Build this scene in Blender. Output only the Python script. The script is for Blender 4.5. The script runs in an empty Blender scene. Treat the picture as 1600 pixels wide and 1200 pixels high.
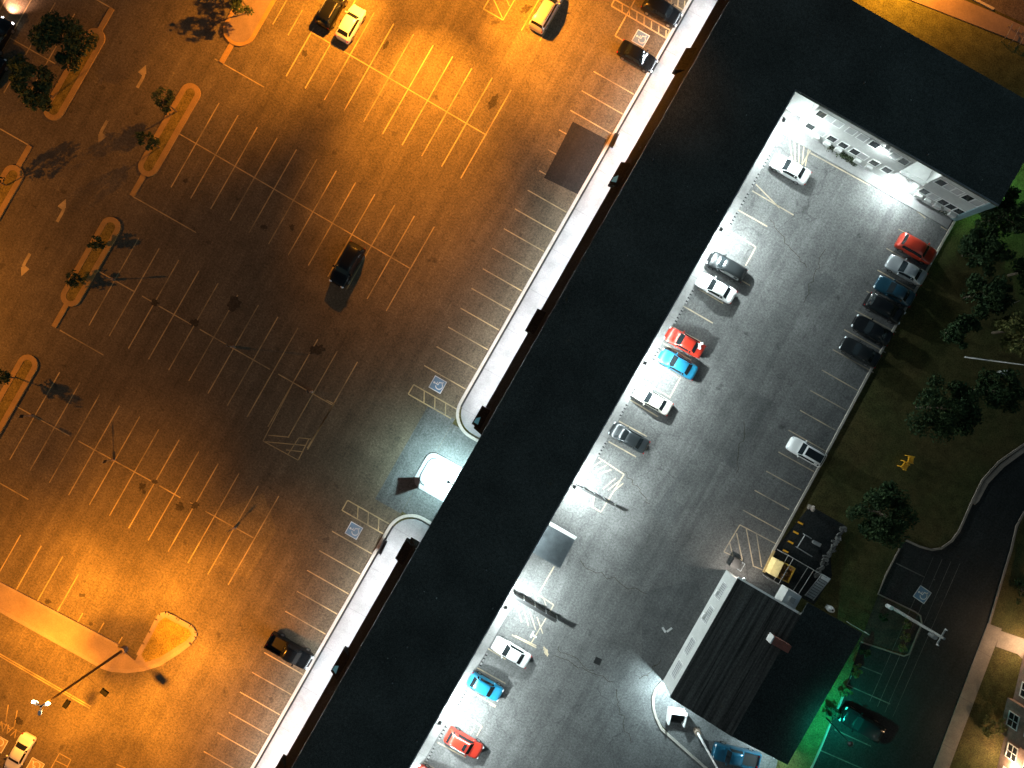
import bpy, math, random
from mathutils import Vector, Matrix
R = math.radians
C = bpy.context.scene.collection
SC = bpy.context.scene
H = 80.0                      # drone height in metres
S = 1600 / (2 * 60.0)         # photo pixels per metre on the ground
ROT = math.atan2(-.4955, .8686)   # the car parks and the building share one rotated grid
MID = (0.0, 0.0)

def W(px, py, z=0.0):
    k = (H - z) / H / S
    return Vector(((px - 800) * k, (600 - py) * k, z))

def uv(u, v):                 # grid metres -> local (x = across, y = along)
    return (v / S, u / S)

def gw(u, v, z=0.0):          # grid pixels -> world
    x, y = v / S, u / S
    return Vector((x * math.cos(ROT) - y * math.sin(ROT), x * math.sin(ROT) + y * math.cos(ROT), z))

def g2(px, py):               # photo pixel on the ground -> grid (u, v)
    dx, dy = px - 800, py - 600
    return (dx * .4955 - dy * .8686, dx * .8686 + dy * .4955)

# ---------------------------------------------------------------- materials
MATS = {}
def nmat(name):
    m = bpy.data.materials.new(name); m.use_nodes = True
    MATS[name] = m
    nt = m.node_tree
    return m, nt, nt.nodes['Principled BSDF']

def coords(nt, scale=None, kind='Object'):
    tc = nt.nodes.new('ShaderNodeTexCoord')
    out = tc.outputs[kind]
    if scale:
        mp = nt.nodes.new('ShaderNodeMapping'); mp.inputs['Scale'].default_value = scale
        nt.links.new(out, mp.inputs['Vector']); out = mp.outputs['Vector']
    return out

def noise(nt, vec, scale, detail=3, rough=.55):
    n = nt.nodes.new('ShaderNodeTexNoise')
    n.inputs['Scale'].default_value = scale; n.inputs['Detail'].default_value = detail
    n.inputs['Roughness'].default_value = rough
    nt.links.new(vec, n.inputs['Vector'])
    return n.outputs['Fac']

def mrange(nt, val, a, b, c, d):
    n = nt.nodes.new('ShaderNodeMapRange')
    for i, x in zip(('From Min', 'From Max', 'To Min', 'To Max'), (a, b, c, d)):
        n.inputs[i].default_value = x
    nt.links.new(val, n.inputs['Value'])
    return n.outputs['Result']

def mul(nt, a, b, op='MULTIPLY'):
    n = nt.nodes.new('ShaderNodeMath'); n.operation = op
    for i, x in enumerate((a, b)):
        if isinstance(x, (int, float)): n.inputs[i].default_value = x
        else: nt.links.new(x, n.inputs[i])
    return n.outputs[0]

def tint(nt, col, fac):       # colour * factor
    n = nt.nodes.new('ShaderNodeVectorMath'); n.operation = 'SCALE'
    if isinstance(col, tuple): n.inputs[0].default_value = col
    else: nt.links.new(col, n.inputs[0])
    nt.links.new(fac, n.inputs['Scale'])
    return n.outputs[0]

def mixc(nt, fac, a, b):
    n = nt.nodes.new('ShaderNodeMix'); n.data_type = 'RGBA'
    if isinstance(fac, (int, float)): n.inputs[0].default_value = fac
    else: nt.links.new(fac, n.inputs[0])
    for i, x in ((6, a), (7, b)):
        if isinstance(x, tuple): n.inputs[i].default_value = (*x, 1)
        else: nt.links.new(x, n.inputs[i])
    return n.outputs[2]

def bump(nt, bsdf, h, strength=.3, dist=.02):
    b = nt.nodes.new('ShaderNodeBump'); b.inputs['Strength'].default_value = strength
    b.inputs['Distance'].default_value = dist
    nt.links.new(h, b.inputs['Height']); nt.links.new(b.outputs[0], bsdf.inputs['Normal'])

def simple(name, col, rough=.6, metal=0, var=.25, scale=3.0, fine=.0, coat=0, spec=None):
    m, nt, b = nmat(name)
    b.inputs['Roughness'].default_value = rough; b.inputs['Metallic'].default_value = metal
    if coat: b.inputs['Coat Weight'].default_value = coat; b.inputs['Coat Roughness'].default_value = .06
    if spec is not None: b.inputs['Specular IOR Level'].default_value = spec
    v = coords(nt)
    f = mrange(nt, noise(nt, v, scale, 4), .3, .7, 1 - var, 1 + var)
    if fine:
        f = mul(nt, f, mrange(nt, noise(nt, v, scale * 9, 2), .3, .7, 1 - fine, 1 + fine))
    nt.links.new(tint(nt, col, f), b.inputs['Base Color'])
    return m

def asphalt(name, col, stain=.55, crack=True, grain=.55):
    m, nt, b = nmat(name)
    b.inputs['Roughness'].default_value = .85; b.inputs['Specular IOR Level'].default_value = .25
    v = coords(nt)
    g1 = noise(nt, v, 4.2, 3, .75)
    f = mrange(nt, g1, .28, .72, 1 - grain, 1 + grain)
    f = mul(nt, f, mrange(nt, noise(nt, v, 12, 1), .3, .7, 1 - grain * .5, 1 + grain * .5))
    f = mul(nt, f, mrange(nt, noise(nt, v, .45, 5, .65), .3, .7, .8, 1.2))
    f = mul(nt, f, mrange(nt, noise(nt, v, .07, 3), .35, .65, .86, 1.14))
    f = mul(nt, f, mrange(nt, noise(nt, coords(nt, (1.1, .05, 1)), 1.0, 4, .6), .35, .65, .86, 1.12))
    f = mul(nt, f, mrange(nt, noise(nt, v, .55, 3), .66, .73, 1, stain))
    if crack:
        wn = nt.nodes.new('ShaderNodeTexNoise'); wn.inputs['Scale'].default_value = .35; wn.inputs['Detail'].default_value = 5
        nt.links.new(v, wn.inputs['Vector'])
        ad = nt.nodes.new('ShaderNodeVectorMath'); ad.operation = 'MULTIPLY_ADD'
        nt.links.new(wn.outputs['Color'], ad.inputs[0]); ad.inputs[1].default_value = (4.5, 4.5, 0); nt.links.new(v, ad.inputs[2])
        vo = nt.nodes.new('ShaderNodeTexVoronoi'); vo.feature = 'DISTANCE_TO_EDGE'; vo.inputs['Scale'].default_value = .085
        nt.links.new(ad.outputs[0], vo.inputs['Vector'])
        line = mrange(nt, vo.outputs['Distance'], .002, .006, .0, 1)
        gate = mrange(nt, noise(nt, v, .09, 2), .44, .52, 1, 0)
        f = mul(nt, f, mrange(nt, mul(nt, line, gate, 'MAXIMUM'), 0, 1, .72, 1))
    nt.links.new(tint(nt, col, f), b.inputs['Base Color'])
    bump(nt, b, g1, .35, .03)
    return m

def paint(name, col, under, wear=.45):
    m, nt, b = nmat(name)
    b.inputs['Roughness'].default_value = .75
    v = coords(nt)
    k = mrange(nt, noise(nt, v, 3.5, 5, .7), wear - .1, wear + .12, 0, 1)
    k2 = mrange(nt, noise(nt, v, .35, 3), .35, .6, .25, 1)
    nt.links.new(mixc(nt, mul(nt, k, k2, 'MAXIMUM') if False else mul(nt, mrange(nt, k, 0, 1, .45, 1), k2), under, col), b.inputs['Base Color'])
    return m

def concrete(name, col, joints=None, grime=.3):
    m, nt, b = nmat(name)
    b.inputs['Roughness'].default_value = .85
    v = coords(nt)
    f = mrange(nt, noise(nt, v, .5, 5, .6), .3, .7, 1 - grime, 1 + grime * .6)
    f = mul(nt, f, mrange(nt, noise(nt, v, 6, 3, .7), .3, .7, .85, 1.15))
    if joints:
        w = nt.nodes.new('ShaderNodeSeparateXYZ'); nt.links.new(v, w.inputs[0])
        a = mul(nt, mul(nt, w.outputs[1], 1 / joints), 1.0, 'PINGPONG')
        f = mul(nt, f, mrange(nt, a, 0.0, .018, .62, 1))
    nt.links.new(tint(nt, col, f), b.inputs['Base Color'])
    return m

def grassmat(name, c1, c2):
    m, nt, b = nmat(name)
    b.inputs['Roughness'].default_value = .9; b.inputs['Specular IOR Level'].default_value = .15
    v = coords(nt)
    g = noise(nt, v, 6, 4, .8)
    col = mixc(nt, mrange(nt, noise(nt, v, .18, 4, .6), .35, .65, 0, 1), c1, c2)
    f = mul(nt, mrange(nt, g, .3, .7, .35, 1.7), mrange(nt, noise(nt, v, .9, 3), .3, .7, .75, 1.25))
    nt.links.new(tint(nt, col, f), b.inputs['Base Color'])
    bump(nt, b, g, .35, .06)
    return m

def brick(name, c1, c2, mortar, scale=4.0):
    m, nt, b = nmat(name)
    b.inputs['Roughness'].default_value = .85
    t = nt.nodes.new('ShaderNodeTexBrick'); t.inputs['Scale'].default_value = scale
    t.inputs['Color1'].default_value = (*c1, 1); t.inputs['Color2'].default_value = (*c2, 1); t.inputs['Mortar'].default_value = (*mortar, 1)
    v = coords(nt)
    sp = nt.nodes.new('ShaderNodeSeparateXYZ'); nt.links.new(v, sp.inputs[0])
    cb = nt.nodes.new('ShaderNodeCombineXYZ')
    nt.links.new(mul(nt, sp.outputs[0], sp.outputs[1], 'ADD'), cb.inputs[0]); nt.links.new(sp.outputs[2], cb.inputs[1])
    nt.links.new(cb.outputs[0], t.inputs['Vector'])
    nt.links.new(tint(nt, t.outputs['Color'], mrange(nt, noise(nt, v, 2, 4), .3, .7, .75, 1.2)), b.inputs['Base Color'])
    return m

def roofmat(name, col, grain=.8, speck=True):
    m, nt, b = nmat(name)
    b.inputs['Roughness'].default_value = .9; b.inputs['Specular IOR Level'].default_value = .1
    v = coords(nt)
    g = noise(nt, v, 4.5, 3, .8)
    f = mul(nt, mrange(nt, g, .3, .7, 1 - grain, 1 + grain), mrange(nt, noise(nt, v, .15, 4), .3, .7, .75, 1.25))
    f = mul(nt, f, mrange(nt, noise(nt, v, 13, 1), .3, .7, .6, 1.4))
    if speck:
        f = mul(nt, f, mrange(nt, noise(nt, v, 2.6, 2), .77, .80, 1, 7))
    nt.links.new(tint(nt, col, f), b.inputs['Base Color'])
    return m

def ribbed(name, col):
    m, nt, b = nmat(name)
    b.inputs['Roughness'].default_value = .8; b.inputs['Specular IOR Level'].default_value = .2
    v = coords(nt)
    w = noise(nt, coords(nt, (3.2, .06, 1)), 1.0, 4, .7)
    f = mul(nt, mrange(nt, w, .35, .65, .35, 1.9), mrange(nt, noise(nt, v, 5, 3, .7), .3, .7, .6, 1.4))
    nt.links.new(tint(nt, col, f), b.inputs['Base Color'])
    bump(nt, b, w, .5, .05)
    return m

def emit(name, col, strength):
    m, nt, b = nmat(name)
    b.inputs['Base Color'].default_value = (*col, 1)
    b.inputs['Emission Color'].default_value = (*col, 1); b.inputs['Emission Strength'].default_value = strength
    return m

def leafmat(name, c1, c2):
    m, nt, b = nmat(name)
    b.inputs['Roughness'].default_value = .85; b.inputs['Specular IOR Level'].default_value = .12
    v = coords(nt)
    nt.links.new(mixc(nt, mrange(nt, noise(nt, v, 1.6, 3, .7), .35, .65, 0, 1), c1, c2), b.inputs['Base Color'])
    return m

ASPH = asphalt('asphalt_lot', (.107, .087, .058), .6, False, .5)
ASPC = asphalt('asphalt_courtyard', (.128, .128, .126), .6, grain=.42)
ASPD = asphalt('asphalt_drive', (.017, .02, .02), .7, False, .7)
ASPR = asphalt('asphalt_road', (.09, .075, .065), .7, False)
PATCH = asphalt('asphalt_patch', (.02, .018, .016), .75, False, .45)
ASPM = asphalt('asphalt_apron', (.088, .088, .082), .75, False, .5)
PATCH3 = asphalt('asphalt_seam', (.112, .113, .111), .75, False, .42)
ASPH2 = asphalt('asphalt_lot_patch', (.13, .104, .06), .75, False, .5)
PATCH2 = asphalt('asphalt_patch_grey', (.104, .106, .105), .75, False, .42)
DARKASP = asphalt('dark_blot', (.045, .037, .025), .7, False, .6)
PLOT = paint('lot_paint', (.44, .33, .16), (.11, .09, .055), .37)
PDIM = paint('faded_paint', (.2, .19, .17), (.03, .03, .03), .5)
PCOURT = paint('courtyard_paint', (.52, .41, .27), (.17, .16, .14), .42)
PWHITE = paint('white_paint', (.78, .78, .76), (.2, .2, .2), .35)
PBLUE = paint('blue_paint', (.10, .22, .36), (.12, .16, .2), .4)
PYEL = paint('yellow_paint', (.7, .42, .08), (.3, .2, .1), .35)
CONC = concrete('concrete_walk', (.23, .225, .222), 2.68, .22)
CONCK = concrete('concrete_kerb', (.40, .36, .31), None, .2)
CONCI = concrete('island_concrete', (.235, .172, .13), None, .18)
CONCS = concrete('street_kerb', (.25, .19, .16), None, .2)
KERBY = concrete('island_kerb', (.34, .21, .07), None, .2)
CONCP = concrete('path_concrete', (.26, .21, .17), 2.9, .3)
KYEL = concrete('yellow_kerb', (.5, .36, .16), None, .4)
GRASS = grassmat('grass_lawn', (.062, .064, .021), (.08, .062, .022))
GRASSD = grassmat('grass_verge', (.12, .125, .04), (.09, .10, .035))
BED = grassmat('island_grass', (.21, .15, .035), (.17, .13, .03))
ROOF = roofmat('roof_bitumen', (.082, .094, .088), .35)
EAVE = roofmat('eave_shingle', (.016, .016, .014), .5, False)
SHING = ribbed('roof_shingle', (.038, .04, .038))
SHING2 = roofmat('roof_shingle_dark', (.036, .044, .043), .5, False)
WALLW = simple('wall_render', (.47, .47, .455), .85, 0, .1, .6, .06)
WALLSHADE = simple('pilaster_shade', (.16, .24, .26), .7, 0, .1, 1)  # darker teal wall tone, the shade on the wing corner put into colour
WHITE = simple('white_metal', (.75, .75, .73), .45, 0, .08, 2)
GREYM = simple('grey_metal', (.35, .36, .36), .4, .6, .15, 3)
DARKM = simple('dark_metal', (.022, .022, .022), .5, .3, .2, 3)
BRONZE = simple('bronze_pole', (.05, .035, .022), .5, .3, .2, 3)
CANOPYM = simple('canopy_sheet', (.075, .09, .1), .6, .2, .25, 1.2, .1)
GLASS = simple('window_glass', (.018, .022, .025), .06, 0, .1, 1)
GLASSG = simple('window_blind', (.42, .42, .42), .5, 0, .15, 1)
BRICKM = brick('house_brick', (.26, .15, .11), (.2, .12, .09), (.3, .26, .22), 5)
BRICKC = brick('chimney_brick', (.40, .11, .07), (.34, .1, .07), (.4, .3, .26), 6)
BARK = simple('bark', (.10, .075, .05), .9, 0, .3, 6)
BARKP = simple('pole_wood', (.36, .36, .34), .8, 0, .2, 4)
LEAFO = leafmat('leaf_lot', (.035, .06, .03), (.06, .085, .035))
LEAFD = leafmat('leaf_wood', (.02, .042, .02), (.042, .068, .024))
LEAFY = leafmat('leaf_yellowish', (.16, .15, .05), (.10, .12, .04))
LEAFP = leafmat('leaf_pale', (.6, .5, .46), (.4, .36, .3))
HEDGEM = leafmat('leaf_hedge', (.04, .055, .03), (.06, .07, .04))
INK = simple('black_housing', (.002, .002, .002), .9, 0, .1, 3, 0, 0, .05)
TYRE = simple('tyre_rubber', (.015, .015, .015), .85, 0, .2, 8)
RIM = simple('rim_alloy', (.4, .4, .4), .3, .9, .1, 8)
HLAMP = simple('headlamp_lens', (.8, .82, .85), .08, 0, .05, 4)
TLAMP = simple('tail_lamp_lens', (.35, .01, .01), .15, 0, .05, 4)
CGLASS = simple('car_glass', (.012, .016, .018), .04, 0, .1, 3)
BLKTRIM = simple('black_trim', (.012, .012, .013), .4, 0, .1, 6)
YELM = simple('yellow_metal', (.62, .38, .05), .5, 0, .15, 3)
YELC = simple('yellow_plastic', (.85, .42, .02), .45, 0, .06, 3)
JUNK = simple('brown_junk', (.35, .18, .06), .9, 0, .6, 4, .3)
STONE = simple('rubble_stone', (.10, .10, .095), .9, 0, .5, 4, .3)
LENSW = emit('lamp_lens_white', (.9, 1, 1), 25)
LENSO = emit('lamp_lens_orange', (1, .62, .3), 60)
LENSG = emit('lamp_lens_green', (.15, 1, .55), 20)
LENSH = emit('house_lamp_lens', (1, .72, .45), 30)
TEALGLOW = emit('teal_glow', (.05, .25, .32), .35)  # self-glowing teal, stands in for light falling on the dormers
HLON = emit('headlamp_lit', (1, .95, .9), 12)

def carpaint(name, col, metal=.2, rough=.3):
    return simple(name, col, rough, metal, .03, 1, 0, .25 if max(col) < .03 else .8, .25 if max(col) < .03 else None)

# ---------------------------------------------------------------- mesh builder
class MB:
    def __init__(s, off=(0, 0, 0)):
        s.v = []; s.f = []; s.sm = False; s.o = Vector(off)
    def add(s, vs, fs):
        n = len(s.v); s.v += [Vector(p) - s.o for p in vs]; s.f += [tuple(i + n for i in f) for f in fs]
        return s
    def box(s, x0, x1, y0, y1, z0, z1):
        return s.add([(x0, y0, z0), (x1, y0, z0), (x1, y1, z0), (x0, y1, z0), (x0, y0, z1), (x1, y0, z1), (x1, y1, z1), (x0, y1, z1)],
                     [(0, 3, 2, 1), (4, 5, 6, 7), (0, 1, 5, 4), (1, 2, 6, 5), (2, 3, 7, 6), (3, 0, 4, 7)])
    def obox(s, c, sx, sy, sz, ang=0, tilt=0):   # centred box turned about z (and tilted about its own y)
        m = Matrix.Translation(c) @ Matrix.Rotation(ang, 4, 'Z') @ Matrix.Rotation(tilt, 4, 'Y')
        p = [m @ Vector((a * sx / 2, b * sy / 2, d * sz / 2)) for d in (-1, 1) for a, b in ((-1, -1), (1, -1), (1, 1), (-1, 1))]
        return s.add(p, [(0, 3, 2, 1), (4, 5, 6, 7), (0, 1, 5, 4), (1, 2, 6, 5), (2, 3, 7, 6), (3, 0, 4, 7)])
    def prism(s, poly, z0, z1):
        a = sum(poly[i][0] * poly[(i + 1) % len(poly)][1] - poly[(i + 1) % len(poly)][0] * poly[i][1] for i in range(len(poly)))
        if a < 0: poly = poly[::-1]
        n = len(poly)
        vs = [(p[0], p[1], z0) for p in poly] + [(p[0], p[1], z1) for p in poly]
        return s.add(vs, [tuple(range(n - 1, -1, -1)), tuple(range(n, 2 * n))] + [(i, (i + 1) % n, n + (i + 1) % n, n + i) for i in range(n)])
    def sheet(s, poly, z):
        a = sum(poly[i][0] * poly[(i + 1) % len(poly)][1] - poly[(i + 1) % len(poly)][0] * poly[i][1] for i in range(len(poly)))
        if a < 0: poly = poly[::-1]
        return s.add([(p[0], p[1], z) for p in poly], [tuple(range(len(poly)))])
    def tube(s, a, b, r0, r1=None, n=10, cap=True):
        a, b = Vector(a), Vector(b); r1 = r0 if r1 is None else r1
        d = (b - a).normalized(); t = d.orthogonal().normalized(); q = d.cross(t)
        vs = [a + (t * math.cos(i * 2 * math.pi / n) + q * math.sin(i * 2 * math.pi / n)) * r0 for i in range(n)]
        vs += [b + (t * math.cos(i * 2 * math.pi / n) + q * math.sin(i * 2 * math.pi / n)) * r1 for i in range(n)]
        fs = [(i, (i + 1) % n, n + (i + 1) % n, n + i) for i in range(n)]
        if cap: fs += [tuple(range(n - 1, -1, -1)), tuple(range(n, 2 * n))]
        return s.add(vs, fs)
    def path(s, pts, r, n=8):
        for a, b in zip(pts, pts[1:]): s.tube(a, b, r, n=n)
        return s
    def ball(s, c, rx, ry, rz, n=10, m=6):
        vs = []; fs = []
        for j in range(1, m):
            t = math.pi * j / m
            for i in range(n):
                p = 2 * math.pi * i / n
                vs.append((c[0] + rx * math.sin(t) * math.cos(p), c[1] + ry * math.sin(t) * math.sin(p), c[2] + rz * math.cos(t)))
        top = len(vs); vs.append((c[0], c[1], c[2] + rz)); vs.append((c[0], c[1], c[2] - rz))
        for j in range(m - 2):
            for i in range(n):
                fs.append((j * n + i, (j + 1) * n + i, (j + 1) * n + (i + 1) % n, j * n + (i + 1) % n))
        for i in range(n):
            fs.append((top, i, (i + 1) % n)); fs.append((top + 1, (m - 2) * n + (i + 1) % n, (m - 2) * n + i))
        return s.add(vs, fs)
    def line(s, a, b, w, z, ext=0):              # painted line on the ground
        a, b = Vector((*a, 0)), Vector((*b, 0)); d = (b - a).normalized(); q = Vector((-d.y, d.x, 0)) * w / 2
        a = a - d * ext; b = b + d * ext
        return s.add([(p.x, p.y, z) for p in (a - q, b - q, b + q, a + q)], [(0, 1, 2, 3)])
    def ribbon(s, pts, w, z0, z1, closed=False): # kerb along a polyline
        P = [Vector((p[0], p[1], 0)) for p in pts]; n = len(P); L = []; Rr = []
        for i in range(n):
            a = P[(i - 1) % n] if (closed or i > 0) else P[i]; b = P[(i + 1) % n] if (closed or i < n - 1) else P[i]
            d = (b - a).normalized(); q = Vector((-d.y, d.x, 0)) * w / 2
            L.append(P[i] + q); Rr.append(P[i] - q)
        vs = []
        for i in range(n):
            vs += [(Rr[i].x, Rr[i].y, z0), (L[i].x, L[i].y, z0), (L[i].x, L[i].y, z1), (Rr[i].x, Rr[i].y, z1)]
        fs = []
        for i in range(n if closed else n - 1):
            a = 4 * i; b = 4 * ((i + 1) % n)
            fs += [(a + 3, b + 3, b + 2, a + 2), (a, b, b + 3, a + 3), (a + 2, b + 2, b + 1, a + 1)]
        if not closed: fs += [(0, 3, 2, 1), (4 * n - 4, 4 * n - 3, 4 * n - 2, 4 * n - 1)]
        return s.add(vs, fs)
    def mesh(s, name, smooth=False):
        me = bpy.data.meshes.new(name); me.from_pydata([tuple(p) for p in s.v], [], s.f); me.update()
        if smooth: me.shade_smooth()
        return me
    def obj(s, name, mat, parent=None, loc=(0, 0, 0), rz=0, smooth=False, bevel=0):
        o = bpy.data.objects.new(name, s.mesh(name, smooth)); C.objects.link(o)
        o.data.materials.append(mat); o.location = loc; o.rotation_euler = (0, 0, rz)
        if parent: o.parent = parent
        if bevel:
            b = o.modifiers.new('bevel', 'BEVEL'); b.width = bevel; b.segments = 2; b.limit_method = 'ANGLE'
        return o

def tag(o, label=None, cat=None, group=None, kind=None):
    if label: o['label'] = label
    if cat: o['category'] = cat
    if group: o['group'] = group
    if kind: o['kind'] = kind
    return o

def thing(name, label, cat, loc=(0, 0, 0), rz=0, group=None):
    o = bpy.data.objects.new(name, None); C.objects.link(o)
    o.empty_display_size = .3
    o.location = loc; o.rotation_euler = (0, 0, rz)
    return tag(o, label, cat, group)

def copy_tree(o, parent=None):
    c = o.copy(); C.objects.link(c)
    if parent: c.parent = parent
    for ch in list(o.children): copy_tree(ch, c)
    return c

def struct(name, mb, mat, parent=None, grid=True):
    o = mb.obj(name, mat, parent, rz=(ROT if grid and not parent else 0))
    o['kind'] = 'structure'
    return o

def arc(cx, cy, r, a0, a1, n=10):
    return [(cx + r * math.cos(a0 + (a1 - a0) * i / n), cy + r * math.sin(a0 + (a1 - a0) * i / n)) for i in range(n + 1)]

def gp(px, py):               # photo ground pixel -> grid-local metres (x, y)
    u, v = g2(px, py); return (v / S, u / S)
def gl(u, v): return (v / S, u / S)
rng = random.Random(7)

# ---------------------------------------------------------------- ground
ground = struct('ground', MB().sheet([(-260, -260), (260, -260), (260, 260), (-260, 260)], -.03), GRASS)
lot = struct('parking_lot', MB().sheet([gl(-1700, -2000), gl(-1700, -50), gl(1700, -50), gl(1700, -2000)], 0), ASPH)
court = struct('courtyard', MB().sheet([gl(-1000, 130), gl(-1000, 640), gl(-640, 610)] + [gp(1110, 1206), gp(1070, 1171), gp(1050, 1153), gp(1033, 1138), gp(1020, 1105), gp(1021, 1085), gp(1034, 1066), gp(1170, 940), gp(1202, 874), gp(1282, 725), gp(1350, 600), gp(1362, 575), gp(1491, 345)] + [gl(600, 462), gl(600, 130)], 0), ASPC)
passage = struct('passage_drive', MB().sheet([gl(-258, -50.2), gl(-258, 130), gl(-100, 130), gl(-100, -50.2)], .0), ASPM)
#apron = struct('apron', MB().sheet([gl(-262, -50), gl(-262, -92), gl(-215, -120), gl(-110, -118), gl(-98, -88), gl(-98, -50)], .004), ASPC)

LW = .13
# --- bay lines of the big car park
m = MB(); Z = .008
def rows(u0, u1, v0, step, n, sp=None, skip=()):
    for k in range(n):
        v = v0 + step * k
        if k in skip: continue
        m.line(gl(u0 + rng.uniform(-2, 2), v), gl(u1 + rng.uniform(-2, 2), v), LW, Z)
def spine(u, v0, v1, u2=None): m.line(gl(u, v0), gl(u if u2 is None else u2, v1), LW, Z + .002)
rows(241, 399, -474.5, 35.1, 8); m.line(gl(243, -544.7), gl(330, -544.7), LW, Z); m.line(gl(241, -509.6), gl(399, -509.6), LW, Z); spine(322, -543, -227.5, 318)
rows(2.5, 153, -615, 35.25, 12); spine(82, -645, -227, 78)
rows(-248, -90, -619.5, 35.7, 12); spine(-167, -650, -585); spine(-167, -570, -552); spine(-167.5, -540, -480); spine(-167.5, -466, -340); spine(-167.5, -325, -228)
rows(-492, -334, -623, 35.75, 12); spine(-414, -656, -560, -413); spine(-413, -545, -415, -411); spine(-411, -400, -362); spine(-410, -345, -330); spine(-410, -318, -232, -409)
for v, a, b in ((-550, -666, -585), (-513.5, -666, -584), (-476, -666, -582), (-441, -666, -594), (-405, -666, -643), (-369, -666, -640), (-333, -666, -645), (-586, -666, -600)): m.line(gl(a, v), gl(b, v), LW, Z)
for u, a, b in ((211, -655, -566), (-39, -660, -546), (-277, -655, -577), (-531, -640, -567), (-50, -836, -900), (200, -832, -880)): m.line(gl(u, a), gl(u, b), LW, Z)
for v in (-880, -915, -950, -985, -1020): m.line(gl(2, v), gl(164, v), LW, Z)
spine(81, -1060, -868)
for v in (-880, -915, -950): m.line(gl(-240, v), gl(-85, v), LW, Z)
for v in (-228, -261, -294, -329, -364, -399): m.line(gl(487, v), gl(640, v), LW, Z)
m.line(gl(487, -294), gl(487, -329), LW, Z)
for k in range(3): m.line(gl(489 + 22 * k, -296), gl(511 + 22 * k, -327), LW, Z)
m.line(gl(303, -603), gl(370, -603), LW, Z); m.line(gl(300, -574), gl(345, -574), LW, Z); m.line(gl(310, -640), gl(380, -634), LW * 1.3, Z)
# bays along the shop walk
for k in range(-1, 15):
    u = -7.5 + 35.35 * k
    m.line(gl(u, -131 + rng.uniform(-3, 3)), gl(u, -59), LW, Z)
for k in range(0, 14):
    u = -339 - 36.2 * k
    m.line(gl(u, -131 + rng.uniform(-3, 3)), gl(u, -59), LW, Z)
def aisle(u0, u1, v0, v1, n, slant, lw=.14):
    m.line(gl(u0, v0), gl(u0, v1), lw, Z); m.line(gl(u1, v0), gl(u1, v1), lw, Z); m.line(gl(u0, v0), gl(u1, v0), lw, Z)
    for k in range(1, n):
        v = v0 + (v1 - v0) * k / n
        m.line(gl(u0, v), gl(u1, v + slant), lw * .9, Z)
aisle(-77, -94, -133, -56, 4, 9); aisle(-285, -303, -133, -58, 4, 9)
# accessible bays at the top of the walk
for (a, b) in (((955, 9), (1041, 60)), ((962, 0), (1047, 47)), ((961, 56), (992, 0)), ((961, 56), (978, 66)), ((955, 9), (961, -2)), ((1041, 60), (1047, 47)), ((1044, 2), (1070, 17)), ((1069, 17), (1076, 3))):
    m.line(gp(*a), gp(*b), .16, Z)
for k in range(7):
    a = (972 + 11.4 * k, 19 + 6.7 * k); m.line(gp(*a), gp(a[0] + .5, a[1] - 14 + .3 * k), .14, Z)
for k in range(3): m.line(gp(1049 + 10 * k, 5 + 5 * k), gp(1050 + 10 * k, -9 + 5 * k), .14, Z)
# worn box with hatching near the row end
for a, b in (((455, 604), (411, 689)), ((522, 631), (480, 700)), ((411, 689), (466, 719)), ((466, 719), (483, 685)), ((419, 680), (452, 683)), ((413, 690), (477, 696)), ((450, 710), (467, 684)), ((467, 684), (486, 686)), ((447, 703), (474, 706)), ((510, 625), (522, 631))):
    m.line(gp(*a), gp(*b), .11, Z)
# street double line, boxes at the bottom edge
for d in (0, 3.2): m.line(gp(-20 - d * .5, 1010 + d * .9), gp(142 - d * .5, 1104 + d * .9), .14, Z)
for a, b in (((0, 1128), (36, 1146)), ((13, 1101), (9, 1128)), ((27, 1110), (22, 1137)), ((93, 1177), (111, 1187)), ((93, 1177), (80, 1200)), ((111, 1187), (103, 1203)), ((88, 1189), (105, 1197)), ((182, 1194), (196, 1200))):
    m.line(gp(*a), gp(*b), .12, Z)
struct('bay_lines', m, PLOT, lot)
# --- turn arrows
def arrow(u, v, s):
    a = MB(); pts = [(0, 0), (0, 1.2), (-.04, 1.6), (-.22, 1.95)]
    Pq = lambda p: (v / S + s * p[0], u / S + s * p[1])
    a.ribbon([Pq(p) for p in pts], .36, .006, .010)
    t = [(-.02, 1.75), (-.62, 1.78), (-.42, 2.75)] 
    a.sheet([Pq(p) for p in ((.06, 1.5), (-.85, 1.62), (-.1, 2.1))], .0095)
    a.sheet([Pq(p) for p in ((.14, 1.9), (-.85, 1.62), (-.42, 2.85))], .0105)
    struct('turn_arrow', a, PLOT, lot)
arrow(112, -738, 1); arrow(44, -753, -1); arrow(-132, -743, 1); arrow(-196, -755, -1)
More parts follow.
